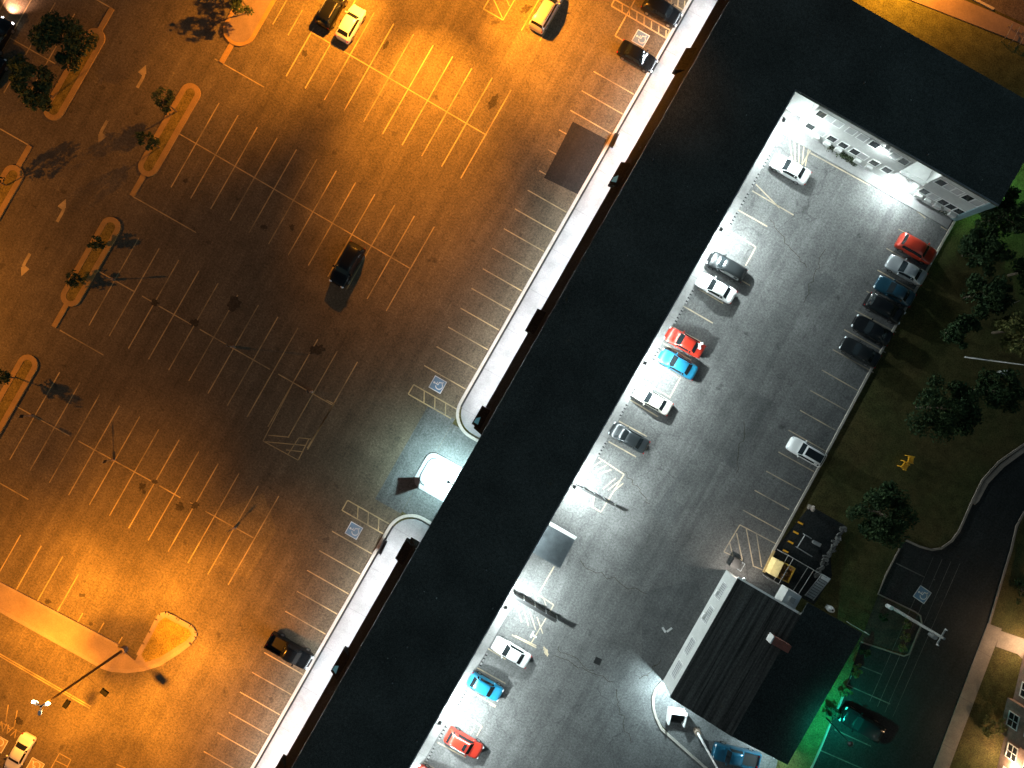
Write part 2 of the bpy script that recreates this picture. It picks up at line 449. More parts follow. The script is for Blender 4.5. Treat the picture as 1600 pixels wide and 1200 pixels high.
# --- accessible parking squares
def accessible(px, py, parent, ang=0, s=1.62, blue=True):
    c = gp(px, py)
    a = MB().obox((c[0], c[1], .008), s, s, .002, ang)
    b = struct('accessible_square', a, PBLUE if blue else PLOT, parent)
    w = MB(); ca, sa = math.cos(ang), math.sin(ang)
    q = lambda x, y: (c[0] + (x * ca - y * sa) * s, c[1] + (x * sa + y * ca) * s)
    e = .47
    for p1, p2 in (((-e, -e), (e, -e)), ((e, -e), (e, e)), ((e, e), (-e, e)), ((-e, e), (-e, -e))): w.line(q(*p1), q(*p2), .05 * s, .0135, .03)
    w.sheet([q(.02 + .075 * math.cos(t), .3 + .075 * math.sin(t)) for t in [k * math.pi / 6 for k in range(12)]], .0135)
    w.ribbon([q(*p) for p in ((.02, .2), (.0, -.02), (.2, -.03), (.27, -.28), (.36, -.25))], .075 * s, .0095, .0135)
    w.line(q(.01, .1), q(.18, .1), .05 * s, .0137)
    w.ribbon([q(-.03 + .25 * math.cos(t), -.13 + .25 * math.sin(t)) for t in [math.pi * (.62 + k * .11) for k in range(12)]], .06 * s, .0095, .0132)
    struct('wheelchair_symbol', w, PWHITE, b)
accessible(684, 601, lot, R(90)); accessible(553, 829, lot, R(90)); accessible(1001, 60, lot, R(90))
accessible(-2, 1162, lot, R(180), 1.7, False); accessible(55, 1198, lot, R(180), 1.7, False)
# the word VAN painted for drivers coming the other way
cu = bpy.data.curves.new('van_lettering', 'FONT'); cu.body = 'VAN'; cu.size = 1.55; cu.align_x = 'CENTER'; cu.align_y = 'CENTER'; cu.space_character = 1.05
tmp = bpy.data.objects.new('tmp_text', cu); C.objects.link(tmp)
me = bpy.data.meshes.new_from_object(tmp.evaluated_get(bpy.context.evaluated_depsgraph_get())); bpy.data.objects.remove(tmp)
vo = bpy.data.objects.new('van_lettering', me); C.objects.link(vo); me.materials.clear(); me.materials.append(PLOT); vo.parent = lot; vo['kind'] = 'structure'
x, y = gp(13, 1139); vo.location = (x, y, .0085); vo.rotation_euler = (0, 0, R(180) + R(2)); vo.scale = (.75, 1, 1)

# --- asphalt patches and irregular dark blots laid on the lot
m = MB().sheet([gp(895, 190), gp(948, 218), gp(908, 306), gp(850, 278)], .012)
struct('asphalt_patch', m, PATCH, lot)
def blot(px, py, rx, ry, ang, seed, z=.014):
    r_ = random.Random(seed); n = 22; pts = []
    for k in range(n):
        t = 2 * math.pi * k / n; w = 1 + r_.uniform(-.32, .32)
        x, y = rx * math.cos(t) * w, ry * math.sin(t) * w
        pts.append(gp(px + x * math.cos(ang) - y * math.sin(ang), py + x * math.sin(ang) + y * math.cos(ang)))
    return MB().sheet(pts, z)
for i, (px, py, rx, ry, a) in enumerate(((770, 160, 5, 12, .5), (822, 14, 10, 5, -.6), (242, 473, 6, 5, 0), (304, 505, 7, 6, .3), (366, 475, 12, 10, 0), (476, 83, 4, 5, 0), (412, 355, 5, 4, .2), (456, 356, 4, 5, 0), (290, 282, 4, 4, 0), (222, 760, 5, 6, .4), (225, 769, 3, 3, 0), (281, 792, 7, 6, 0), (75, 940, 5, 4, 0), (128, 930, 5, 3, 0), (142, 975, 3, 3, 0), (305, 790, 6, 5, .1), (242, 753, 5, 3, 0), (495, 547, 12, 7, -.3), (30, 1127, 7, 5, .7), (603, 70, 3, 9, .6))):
    struct('dark_blot', blot(px, py, rx, ry, a, i), DARKASP, lot)
for q, mt in (([(1150, 595), (1208, 628), (1150, 735), (1092, 700)], PATCH2), ([(1090, 703), (1120, 738), (1040, 828), (1018, 800)], PATCH2), ([(1255, 440), (1290, 425), (1315, 445), (1278, 480), (1258, 470)], PATCH2), ([(1005, 925), (1090, 905), (1110, 985), (1035, 1062), (1002, 1042)], PATCH2)):
    struct('asphalt_patch', MB().sheet([gp(*p) for p in q], .004), mt, court)

# --- shop walk: kerb strip, dark gutter gap, concrete walk with rounded ends at the passage
KH = .14
def walk(u_end, u_far, sgn):
    rr = 34; top = [gl(u_far, -50), gl(u_end - sgn * rr, -50)]
    cu_, cv = u_end - sgn * rr, -50 + rr
    cor = [gl(cu_ + sgn * rr * math.sin(t), cv - rr * math.cos(t)) for t in [math.pi / 2 * k / 10 for k in range(11)]]
    poly = [gl(u_far, -50)] + cor + [gl(u_end, 4), gl(u_far, 4)]
    w_ = struct('sidewalk', MB().prism(poly, -.02, KH), CONC)
    ko = [gl(u_far, -55.5), gl(u_end - sgn * rr, -55.5)] + [gl(cu_ + sgn * (rr + 5.5) * math.sin(t), cv - (rr + 5.5) * math.cos(t)) for t in [math.pi / 2 * k / 10 for k in range(1, 11)]] + [gl(u_end + sgn * 5.5, 4)]
    struct('kerb', MB().ribbon(ko, .34, -.02, KH - .02), CONCK, w_)
    gap = [gl(u_far, -51.4), gl(u_end - sgn * (rr - 6), -51.4)]
    struct('gutter_gap', MB().ribbon(gap, .2, -.02, .012), DARKM, w_)
walk(-98, 1100, -1); walk(-257, -1100, 1)
# island in the passage mouth
rr = 15
pl = [gl(-213, 150), gl(-213, -60 + rr)] + [gl(-213 + rr - rr * math.cos(t), -60 + rr - rr * math.sin(t)) for t in [math.pi / 2 * k / 8 for k in range(1, 9)]] + [gl(-152 - rr + rr * math.sin(t), -60 + rr - rr * math.cos(t)) for t in [math.pi / 2 * k / 8 for k in range(9)]] + [gl(-152, 150)]
il = thing('passage_island', 'rounded white concrete island in the drive-through mouth', 'traffic island', gw(-182, -30), ROT)
off = (-30 / S, -182 / S, 0)
MB(off).prism(pl, -.02, .15).obj('slab', CONC, il)
MB(off).ribbon([gl(-205, -38), gl(-205, -46), gl(-201, -52), gl(-193, -54), gl(-170, -54), gl(-163, -51), gl(-160, -45)], .13, .15, .156).obj('kerb_groove', DARKM, il)

# --- courtyard walk along the building
cw = struct('courtyard_walk', MB().prism([gl(-1000, 130), gl(-1000, 172), gl(-264, 172), gl(-264, 130)], -.02, .09).prism([gl(-95, 130), gl(-95, 172), gl(548, 172), gl(548, 470), gl(600, 470), gl(600, 130)], -.02, .09), CONC)
# --- courtyard lines
m = MB(); Z = .008
for a, b in (((1181, 288), (1218, 325)), ((1175, 298), (1240, 336)), ((1146, 324), (1199, 354)), ((1142, 362), (1181, 386)), ((1181, 386), (1165, 415)), ((1112, 412), (1172, 446)), ((1091, 451), (1130, 474)), ((1057, 472), (1114, 505)), ((1040, 505), (1095, 534)), ((1036, 536), (1080, 563)), ((1022, 566), (1060, 590)), ((1063, 590), (1046, 622)), ((1005, 596), (1046, 620)), ((985, 625), (1028, 651)), ((967, 658), (1011, 682)), ((951, 690), (994, 714)),
             ((935, 715), (975, 741)), ((975, 741), (939, 800)), ((939, 800), (885, 767)), ((805, 905), (865, 945)), ((865, 945), (859, 956)), ((866, 885), (843, 925)), ((800, 992), (838, 1012)), ((757, 1010), (790, 1030)), ((745, 1043), (790, 1068)), ((735, 1080), (775, 1103)), ((725, 1117), (753, 1135)), ((753, 1135), (745, 1150)), ((735, 1147), (741, 1138)), ((727, 1142), (733, 1129)), ((684, 1160), (728, 1184)), ((655, 1187), (690, 1207)), ((765, 1100), (774, 1105))):
    m.line(gp(*a), gp(*b), .15, Z)
for k in range(6): m.line(gp(918 + 8 * k, 735 + 3 * k), gp(940 + 7.5 * k, 720 + 7 * k), .14, Z) if k < 3 else m.line(gp(918 + 8 * k, 758 + 2 * k), gp(944 + 6 * k, 735 + 4 * k), .13, Z)
m.line(gp(907, 763), gp(905, 780), .15, Z); m.line(gp(928, 776), gp(926, 792), .15, Z)
for k in range(3): m.line(gp(821 + 14 * k, 917 + 8 * k), gp(823 + 15 * k, 930 + 8 * k), .14, Z)
for k in range(4): m.line(gp(806 + 11 * k, 940 + 8 * k), gp(815 + 11 * k, 972 + 6 * k), .13, Z)
m.line(gp(805, 993), gp(838, 1009), .12, Z); m.line(gp(853, 966), gp(828, 1008), .12, Z)
for k in range(5): m.line(gp(1232 + 8.5 * k, 206 + 3 * k), gp(1238 + 5 * k, 252 + 2 * k), .13, Z)
m.line(gp(1279, 213), gp(1253, 258), .15, Z); m.line(gp(1266, 239), gp(1360, 290), .15, Z); m.line(gp(1405, 305), gp(1446, 341), .15, Z)
for k in range(5): m.line(gp(1428 + 13 * k, 328 + 5 * k), gp(1441 + 13 * k, 318 + 5.5 * k), .13, Z)
for a, b in (((1470, 354), (1480, 360)), ((1404, 358), (1466, 393)), ((1385, 388), (1447, 424)), ((1371, 422), (1432, 456)), ((1354, 455), (1416, 489)), ((1336, 485), (1400, 519)), ((1319, 515), (1384, 551)), ((1301, 546), (1365, 582)), ((1284, 578), (1340, 610)), ((1266, 610), (1322, 641)), ((1250, 641), (1305, 672)), ((1232, 672), (1290, 705)), ((1216, 706), (1272, 737)), ((1197, 736), (1252, 766)), ((1179, 766), (1233, 796)), ((1161, 797), (1221, 830)), ((1156, 820), (1213, 850)), ((1156, 820), (1131, 862)), ((1131, 862), (1160, 876)), ((1176, 884), (1191, 890)), ((1140, 848), (1145, 868)), ((1151, 833), (1160, 876)), ((1166, 826), (1177, 884)), ((1182, 834), (1190, 886))):
    m.line(gp(*a), gp(*b), .13, Z)
struct('bay_lines', m, PCOURT, court)
struct('worn_lettering', MB().line(gp(830, 990), gp(838, 996), .2, .008).line(gp(829, 996), gp(834, 986), .2, .0085).line(gp(1035, 980), gp(1040, 988), .25, .0086).line(gp(1042, 987), gp(1050, 981), .25, .009), PWHITE, court)

# --- right hand kerb of the courtyard
struct('kerb', MB().ribbon([gp(1493, 342), gp(1362, 575), gp(1282, 725), gp(1206, 864)], .26, -.03, .13), CONCK)
struct('kerb', MB().ribbon([gp(1034, 1066), gp(1025, 1076), gp(1020, 1090), gp(1021, 1106), gp(1025, 1121), gp(1034, 1139), gp(1050, 1153), gp(1070, 1171), gp(1110, 1206)], .28, -.03, .14), CONCK)
struct('service_yard', MB().sheet([gp(1034, 1066), gp(1020, 1090), gp(1025, 1121), gp(1050, 1153), gp(1110, 1206), gp(1150, 1260), gp(1205, 1230), gp(1216, 1185), gp(1050, 1060)], .003), ASPC)

struct('asphalt_patch', MB().sheet([gl(-262, -50.5), gl(-262, -97), gl(-92, -97), gl(-92, -50.5)], .003), ASPM, lot)
struct('asphalt_patch', MB().sheet([gp(345, 800), gp(412, 770), gp(432, 830), gp(388, 905), gp(330, 880)], .003), ASPH2, lot)
for q, z in (([(888, 868), (1022, 930), (990, 1010), (930, 1050), (860, 1010)], .0035), ([(1215, 470), (1250, 490), (1085, 800), (1048, 780)], .0045), ([(960, 900), (1000, 918), (1060, 800), (1020, 782)], .0030)):
    struct('asphalt_patch', MB().sheet([gp(*p) for p in q], z), PATCH3, court)
r_ = random.Random(21)
for (x0, y0, x1, y1) in ((975, 735, 1015, 790), (870, 1010, 925, 1050), (860, 1022, 960, 1065), (1000, 1060, 1030, 1035), (1205, 345, 1260, 420), (905, 880, 1010, 930), (1165, 660, 1150, 740), (960, 1080, 985, 1160), (1290, 390, 1255, 470)):
    n = 12; pts = []
    for k in range(n + 1):
        t = k / n; pts.append(gp(x0 + (x1 - x0) * t + r_.uniform(-4, 4), y0 + (y1 - y0) * t + r_.uniform(-4, 4)))
    struct('sealed_crack', MB().ribbon(pts, .06, .001, .0062), DARKASP, court)
struct('drain_grate', MB().obox((*gp(934, 1033), .005), .8, .8, .006, .1), DARKM, court)
struct('scuff', blot(853, 1018, 3, 8, -.4, 77, .0066), PCOURT, court)
# --- traffic islands with grass beds
def island(name, label, v, u0, u1, r, tail=None, fill=BED, kw=.62):
    t = thing(name, label, 'traffic island', gw((u0 + u1) / 2, v), ROT)
    L = (u1 - u0) / S / 2; r_ = r / S
    out = lambda q: [(q * math.cos(a), L + q * math.sin(a)) for a in [math.pi * k / 12 for k in range(13)]] + [(q * math.cos(a), -L + q * math.sin(a)) for a in [math.pi + math.pi * k / 12 for k in range(13)]]
    MB().ribbon(out(r_ - kw / 2), kw, -.01, .15, True).obj('kerb', KERBY, t)
    MB().prism(out(r_ - kw + .02), -.01, .12).obj('planting_bed', fill, t)
    if tail:
        a, b = ((tail[0] - (u0 + u1) / 2) / S, (tail[1] - (u0 + u1) / 2) / S)
        MB().box(-.3, .3, min(a, b), max(a, b), -.01, .10).obj('concrete_strip', KERBY, t)
    return t
island('traffic_island', 'grass island carrying two large dark trees', -833, 17, 146, 16, (162, 200))
island('traffic_island', 'grass island with two thin trees beside the lane arrows', -661, 14, 145, 16, (-2, -39))
island('traffic_island', 'narrow grass island with two low bushy shrubs', -665.5, -222, -98, 16, (-238, -277))
island('traffic_island', 'orange lit grass island cut off by the photo edge, one sapling', -671.5, -477, -348.5, 16, (-493, -530))
island('traffic_island', 'grass island at the photo edge below the two big trees', -838, -232, -103, 16, (-87, -50))
island('traffic_island', 'wide bare concrete island at the top of the car park', -643, 270, 420, 26, (244, 211), CONCI, .4)

# --- street side walk with planted nose, bottom left
sw = [(-40, 890), (0, 912), (185, 1010), (212, 1031), (222, 1013), (248, 965), (258, 958), (300, 980), (305, 992), (296, 1004), (250, 1036), (225, 1044), (200, 1047), (175, 1045), (160, 1040), (0, 950), (-40, 930)]
st = struct('street_walk', MB().prism([gp(*p) for p in sw], -.01, .13), CONCI)
struct('kerb', MB().ribbon([gp(*p) for p in ((-40, 932), (0, 952), (160, 1041), (175, 1046), (200, 1048), (225, 1045), (250, 1037), (280, 1018), (297, 1005))], .45, -.01, .15), CONCS, st)
struct('kerb', MB().ribbon([gp(*p) for p in ((-40, 888), (0, 910), (186, 1008))], .3, -.01, .17), CONCS, st)
m = MB()
edge = [(216, 1024), (226, 1005), (236, 987), (246, 967), (251, 960), (260, 958), (264, 960), (277, 966), (279, 968), (298, 978), (300, 980), (305, 988), (305, 994), (298, 1003)]
pe = [gp(*p) for p in edge]
for a, b in zip(edge, edge[1:]):
    d = (b[0] - a[0], b[1] - a[1]); m.ribbon([gp(a[0] + d[0] * .06, a[1] + d[1] * .06), gp(a[0] + d[0] * .94, a[1] + d[1] * .94)], .42, -.01, .17)
struct('kerb_blocks', m, CONCS, st)
struct('planted_nose', MB().sheet([gp(*p) for p in ((222, 1022), (250, 970), (259, 964), (296, 983), (300, 991), (292, 1000), (250, 1027), (228, 1034))], .136), BED, st)

# --- lawns, drive and paths to the right
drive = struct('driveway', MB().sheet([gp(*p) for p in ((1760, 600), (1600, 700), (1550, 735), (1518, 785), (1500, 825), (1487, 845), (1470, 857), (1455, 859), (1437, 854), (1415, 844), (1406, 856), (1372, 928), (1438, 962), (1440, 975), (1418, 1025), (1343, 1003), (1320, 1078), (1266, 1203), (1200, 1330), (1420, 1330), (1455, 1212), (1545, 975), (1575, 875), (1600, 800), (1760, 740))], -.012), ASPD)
struct('kerb', MB().ribbon([gp(*p) for p in ((1640, 672), (1600, 694), (1560, 722), (1535, 750), (1520, 780), (1508, 808), (1498, 830), (1487, 845), (1470, 857), (1455, 859), (1437, 854), (1415, 844))], .24, -.02, .10), CONCP, drive)
struct('ramp_walk', MB().ribbon([gp(*p) for p in ((1648, 676), (1604, 699), (1566, 727), (1541, 753), (1526, 781), (1520, 786))], .55, -.02, .06), CONCP, drive)
struct('kerb', MB().ribbon([gp(*p) for p in ((1406, 856), (1384, 898), (1372, 928), (1430, 956), (1438, 962), (1440, 975), (1429, 1000), (1420, 1022), (1412, 1025), (1345, 1003))], .16, -.02, .08), CONCP, drive)
struct('kerb', MB().ribbon([gp(*p) for p in ((1640, 770), (1600, 800), (1588, 822), (1580, 858), (1570, 890), (1545, 975))], .22, -.02, .10), CONCP, drive)
pth = struct('footpath', MB().ribbon([gp(*p) for p in ((1554, 978), (1522, 1062), (1492, 1142), (1460, 1228))], 1.75, -.03, .05).prism([gp(*p) for p in ((1562, 985), (1600, 998), (1625, 1008), (1610, 1042), (1590, 1022), (1556, 1010))], -.03, .054), CONCP)
struct('planting_bed', MB().sheet([gp(*p) for p in ((1372, 930), (1438, 964), (1439, 975), (1419, 1023), (1345, 1001))], -.006), DARKASP)
m = MB(); Z = .004
for a, b in (((1338, 1038), (1378, 1054)), ((1331, 1055), (1323, 1070)), ((1323, 1070), (1391, 1100)), ((1304, 1140), (1361, 1166)), ((1281, 1172), (1350, 1202)), ((1458, 905), (1461, 906)), ((1400, 880), (1445, 902))): m.line(gp(*a), gp(*b), .13, Z)
for k in range(4): m.line(gp(1500 - 14 * k, 880 - 3 * k), gp(1395 - 12 * k, 1120 - 8 * k), .05, Z)
struct('bay_lines', m, PDIM, drive)
accessible(1441, 929, drive, R(85), 1.62)
struct('kerb', MB().ribbon([gp(*p) for p in ((1317, 1087), (1304, 1117))], .22, -.03, .12).ribbon([gp(*p) for p in ((1298, 1128), (1281, 1170), (1266, 1203))], .2, -.03, .12), CONCK)
struct('grass_strip', MB().sheet([gp(*p) for p in ((1345, 1005), (1320, 1078), (1266, 1203), (1220, 1203), (1214, 1180), (1300, 1062))], -.008), GRASSD)
# dark pad with the fenced yard
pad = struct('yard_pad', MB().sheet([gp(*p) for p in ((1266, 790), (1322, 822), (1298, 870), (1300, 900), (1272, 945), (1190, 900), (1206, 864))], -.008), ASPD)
struct('lit_apron', MB().sheet([gp(*p) for p in ((1134, 880), (1178, 886), (1196, 898), (1232, 922), (1222, 945), (1140, 905))], .006), ASPC, pad)
struct('yellow_kerb', MB().ribbon([gp(1209, 860), gp(1193, 894)], .3, -.03, .15), KYEL, pad)
# street at the top right
road = struct('street', MB().sheet([gp(*p) for p in ((1380, -160), (1504, -6), (1552, 14), (1600, 36), (1800, 130), (1800, -260))], -.02), ASPR)
struct('street_footway', MB().prism([gp(*p) for p in ((1250, -75), (1421, 0), (1575, 60), (1600, 70), (1800, 160), (1800, 135), (1600, 42), (1552, 20), (1500, -2), (1330, -80))], -.03, .08), CONCI, road)
struct('kerb', MB().ribbon([gp(*p) for p in ((1380, -72), (1512, -6), (1552, 15))], .3, -.03, .14), CONCK, road)
struct('verge', MB().sheet([gp(*p) for p in ((1120, -130), (1300, -52), (1421, 0), (1600, 72), (1800, 165), (1800, 330), (1560, 210), (1290, 20))], -.018), GRASSD)

# ---------------------------------------------------------------- main building
k7 = (H - 7.2) / H
RL, RRt, WI, WO, WE = -1.8, 144.2, 562.5, 713.5, 476.0
bu, bv = 100, 70
main = thing('motel_building', 'long black flat roofed L shaped building crossing the photo', 'building', gw(bu, bv), ROT)
OFF = (bv / S, bu / S, 0)
w = 3.0
NB = [(151 - w, 185), (347, 388)]      # stairwell notches in the wing front (v ranges)
nd = 24
def Lpoly(inset, notch):
    i = inset
    p = [(-1000, RL + i), (WO - i, RL + i), (WO - i, WE - i), (WI + i, WE - i)]
    if notch:
        p += [(WI + i, NB[1][1]), (WI + i + nd, NB[1][1]), (WI + i + nd, NB[1][0]), (WI + i, NB[1][0]), (WI + i, NB[0][1]), (WI + i + nd, NB[0][1]), (WI + i + nd, RRt - i)]
        p += [(-1000, RRt - i)]
    else:
        p += [(WI + i, RRt - i), (-1000, RRt - i)]
    return [gl(*q) for q in p]
def Lcut(u0, inset):
    i = inset
    p = [(u0, RL + i), (WO - i, RL + i), (WO - i, WE - i), (WI + i, WE - i), (WI + i, NB[1][1]), (WI + i + nd, NB[1][1]), (WI + i + nd, NB[1][0]), (WI + i, NB[1][0]), (WI + i, NB[0][1]), (WI + i + nd, NB[0][1]), (WI + i + nd, RRt - i), (u0, RRt - i)]
    return [gl(*q) for q in p]
mb = MB(OFF).prism([gl(-1000, RL + w), gl(-255, RL + w), gl(-255, RRt - w), gl(-1000, RRt - w)], 0, 3.7)
mb.prism(Lcut(-103, w), 0, 3.7).prism(Lpoly(w, True), 3.7, 6.95)
mb.obj('wall', WALLW, main)
MB(OFF).prism(Lpoly(0, False), 6.95, 7.2).obj('roof', ROOF, main)
MB(OFF).prism([gl(566, WE - 3), gl(566, WE - 10), gl(563.2, WE - 10), gl(563.2, WE - .5), gl(566, WE - .5)], 0, 6.95).obj('corner_pilaster', WALLSHADE, main)
MB(OFF).ribbon([gl(-1000, RRt - 1), gl(WI + 1, RRt - 1), gl(WI + 1, WE - 1)], .16, 7.2, 7.24).obj('roof_trim', GREYM, main)
# rooftop vents, tiny
m = MB(OFF)
for px, py in ((637 + 0, 1010), (614, 1066), (652, 1157), (770, 950), (1449, 242), (1260, 190), (980, 400), (1120, 330), (1350, 130), (880, 680), (760, 890), (1020, 250)):
    u, v = g2(px, py); u *= k7; v *= k7
    MB(OFF).tube((*gl(u, v), 7.2), (*gl(u, v), 7.45), .07, n=8).obj('vent_pipe', GREYM, main)
# eave over the shop walk
for a, b in ((-1000, -272), (-85, 690)):
    x0, x1 = -17.2 / S, (RL - .2) / S
    mb = MB(OFF); y0, y1 = a / S, b / S
    mb.add([(x0, y0, 3.85), (x1, y0, 3.85), (x1, y0, 6.9), (x0, y0, 4.05), (x0, y1, 3.85), (x1, y1, 3.85), (x1, y1, 6.9), (x0, y1, 4.05)],
           [(0, 3, 2, 1), (4, 5, 6, 7), (0, 1, 5, 4), (1, 2, 6, 5), (2, 3, 7, 6), (3, 0, 4, 7)])
    mb.obj('eave', EAVE, main)
for i, u in enumerate((566, 363, 101.6, -68.7, -307, -505, -700)):
    u *= .95; x0, x1, xm = -22.5 / S, -3.5 / S, -12 / S; y0, y1 = (u - 18.5) / S, (u + 18.5) / S
    if i == 3: y0, y1 = (u - 15) / S, (u + 16) / S
    if i == 4: y0, y1 = (u - 16) / S, (u + 16) / S
    mb = MB(OFF).add([(x0, y0, 3.8), (x1, y0, 3.8), (x1, y1, 3.8), (x0, y1, 3.8), (x0, y0, 4.75), (x1, y0, 6.1), (x1, y1, 6.1), (x0, y1, 4.75)],
                     [(0, 3, 2, 1), (4, 5, 6, 7), (0, 1, 5, 4), (1, 2, 6, 5), (2, 3, 7, 6), (3, 0, 4, 7)])
    s_ = mb.obj('sign_dormer', EAVE, main)
    if i in (1, 5, 3): MB(OFF).add([(x0 + .12, y0 + .3, 4.89), (x0 + .65, y0 + .3, 5.39), (x0 + .5, y0 + 1.15, 5.25), (x0 + .12, y0 + .8, 4.89)], [(0, 1, 2, 3)]).obj('glow_patch', TEALGLOW, s_)  # teal light on the dormer slope, made as a glowing patch
# tube lights under the eave
for a, b in ((-760, -290), (-75, 690)):
    n = int((b - a) / 95)
    x = -11 / S
    for k in range(n):
        y = (a + (b - a) * (k + .5) / n) / S
        MB(OFF).box(x - .1, x + .1, y - 1.2, y + 1.2, 3.72, 3.82).obj('soffit_tube', LENSW, main)
# shop fronts under the eave, and windows on the courtyard side
def window(parent, ux, vx, z, wd, ht, face, glass=GLASS, off=OFF, fr=.09, ac=False):
    """window on a wall; face: 'u-' looks down the grid, 'v+' to the courtyard, 'v-' to the shop walk"""
    x, y = vx / S, ux / S
    f = MB(off); g = MB(off)
    if face == 'u-':
        f.box(x - wd / 2 - fr, x + wd / 2 + fr, y - .06, y + .02, z - fr, z).box(x - wd / 2 - fr, x + wd / 2 + fr, y - .06, y + .02, z + ht, z + ht + fr)
        f.box(x - wd / 2 - fr, x - wd / 2, y - .06, y + .02, z, z + ht).box(x + wd / 2, x + wd / 2 + fr, y - .06, y + .02, z, z + ht)
        g.box(x - wd / 2, x + wd / 2, y - .025, y + .01, z, z + ht)
    else:
        s = 1 if face == 'v+' else -1
        a, b = (x - .02, x + .06) if s > 0 else (x - .06, x + .02)
        f.box(a, b, y - wd / 2 - fr, y + wd / 2 + fr, z - fr, z).box(a, b, y - wd / 2 - fr, y + wd / 2 + fr, z + ht, z + ht + fr)
        f.box(a, b, y - wd / 2 - fr, y - wd / 2, z, z + ht).box(a, b, y + wd / 2, y + wd / 2 + fr, z, z + ht)
        a, b = (x - .01, x + .025) if s > 0 else (x - .025, x + .01)
        g.box(a, b, y - wd / 2, y + wd / 2, z, z + ht)
    wo = f.obj('window', WHITE, parent); g.obj('pane', glass, wo)
    if ac:
        q = MB(off)
        if face == 'u-': q.box(x - .38, x + .38, y - .42, y - .07, z - .75, z - .2)
        q.obj('sill_box', WALLW, wo)
    return wo
UF = WI + w
wl = [(197, 1, 0), (211, 0, 1), (225, 0, 0), (247, 0, 1), (266, 0, 0), (286, 1, 0), (301, 0, 1), (320, 0, 0), (336, 1, 0)]
for v, dk, ac in wl:
    window(main, UF, v, 4.75, .95, 1.15, 'u-', GLASS if dk else GLASSG, ac=False)
for v, dk, ac in ((200, 1, 0), (219, 0, 1), (238, 1, 1), (258, 1, 1), (278, 1, 0), (292, 0, 1), (312, 1, 1), (334, 1, 0)):
    window(main, UF, v, 1.55, .95, 1.1, 'u-', GLASS if dk else GLASSG, ac=ac)
for v, dk, ac in ((398, 1, 0), (412, 0, 0), (425, 0, 0), (443, 1, 0), (458, 0, 0)):
    window(main, UF, v, 4.75, .95, 1.15, 'u-', GLASS if dk else GLASSG)
for v, dk, ac in ((400, 1, 1), (416, 0, 1), (433, 1, 1), (447, 1, 0), (460, 1, 1)):
    window(main, UF, v, 1.55, .95, 1.1, 'u-', GLASS if dk else GLASSG, ac=ac)
for a, b in NB:
    MB(OFF).prism([gl(UF - 4, a + .5), gl(UF - 4, b - .5), gl(UF + nd - .5, b - .5), gl(UF + nd - .5, a + .5)], 3.3, 3.5).obj('landing', WHITE, main)
    mb = MB(OFF); x0, x1, y = (a + 1) / S, (b - 1) / S, (UF - 3.5) / S
    mb.box(x0, x1, y - .03, y + .03, 4.4, 4.46)
    for k in range(8): xx = x0 + (x1 - x0) * k / 7; mb.box(xx - .015, xx + .015, y - .015, y + .015, 3.5, 4.4)
    mb.obj('railing', WHITE, main)
    MB(OFF).box((a + b) / 2 / S - .5, (a + b) / 2 / S + .5, (UF + nd) / S - .08, (UF + nd) / S - .02, .05, 2.15).obj('door', GREYM, main)
for k in range(12):
    u = 500 - 62 * k
    if -262 < u < -96: continue
    window(main, u, RRt - w, 4.7, 1.2, 1.2, 'v+', GLASS)
    window(main, u, RRt - w, 1.2, 1.2, 1.3, 'v+', GLASS if k % 2 else GLASSG)
for k in range(13):
    u = 640 - 92 * k
    if -300 < u < -60: continue
    window(main, u, RL + w, .4, 4.8, 2.6, 'v-', GLASS)

# ---------------------------------------------------------------- lamps
def light(kind, name, loc, power, col, parent=None, aim=None, size=.25, spot=None, blend=1.0, sy=None):
    d = bpy.data.lights.new(name, kind); d.energy = power; d.color = col
    if kind == 'AREA':
        d.shape = 'RECTANGLE'; d.size = size; d.size_y = sy or size
    else: d.shadow_soft_size = size
    if kind == 'SPOT': d.spot_size = R(spot); d.spot_blend = blend
    o = bpy.data.objects.new(name, d); C.objects.link(o); o.location = loc
    if aim is not None: o.rotation_euler = (Vector(aim)).to_track_quat('-Z', 'Y').to_euler()
    return o
ORANGE = (1.0, .335, .022); COOL = (.86, 1.0, 1.0); WARM = (.92, .98, 1.02)
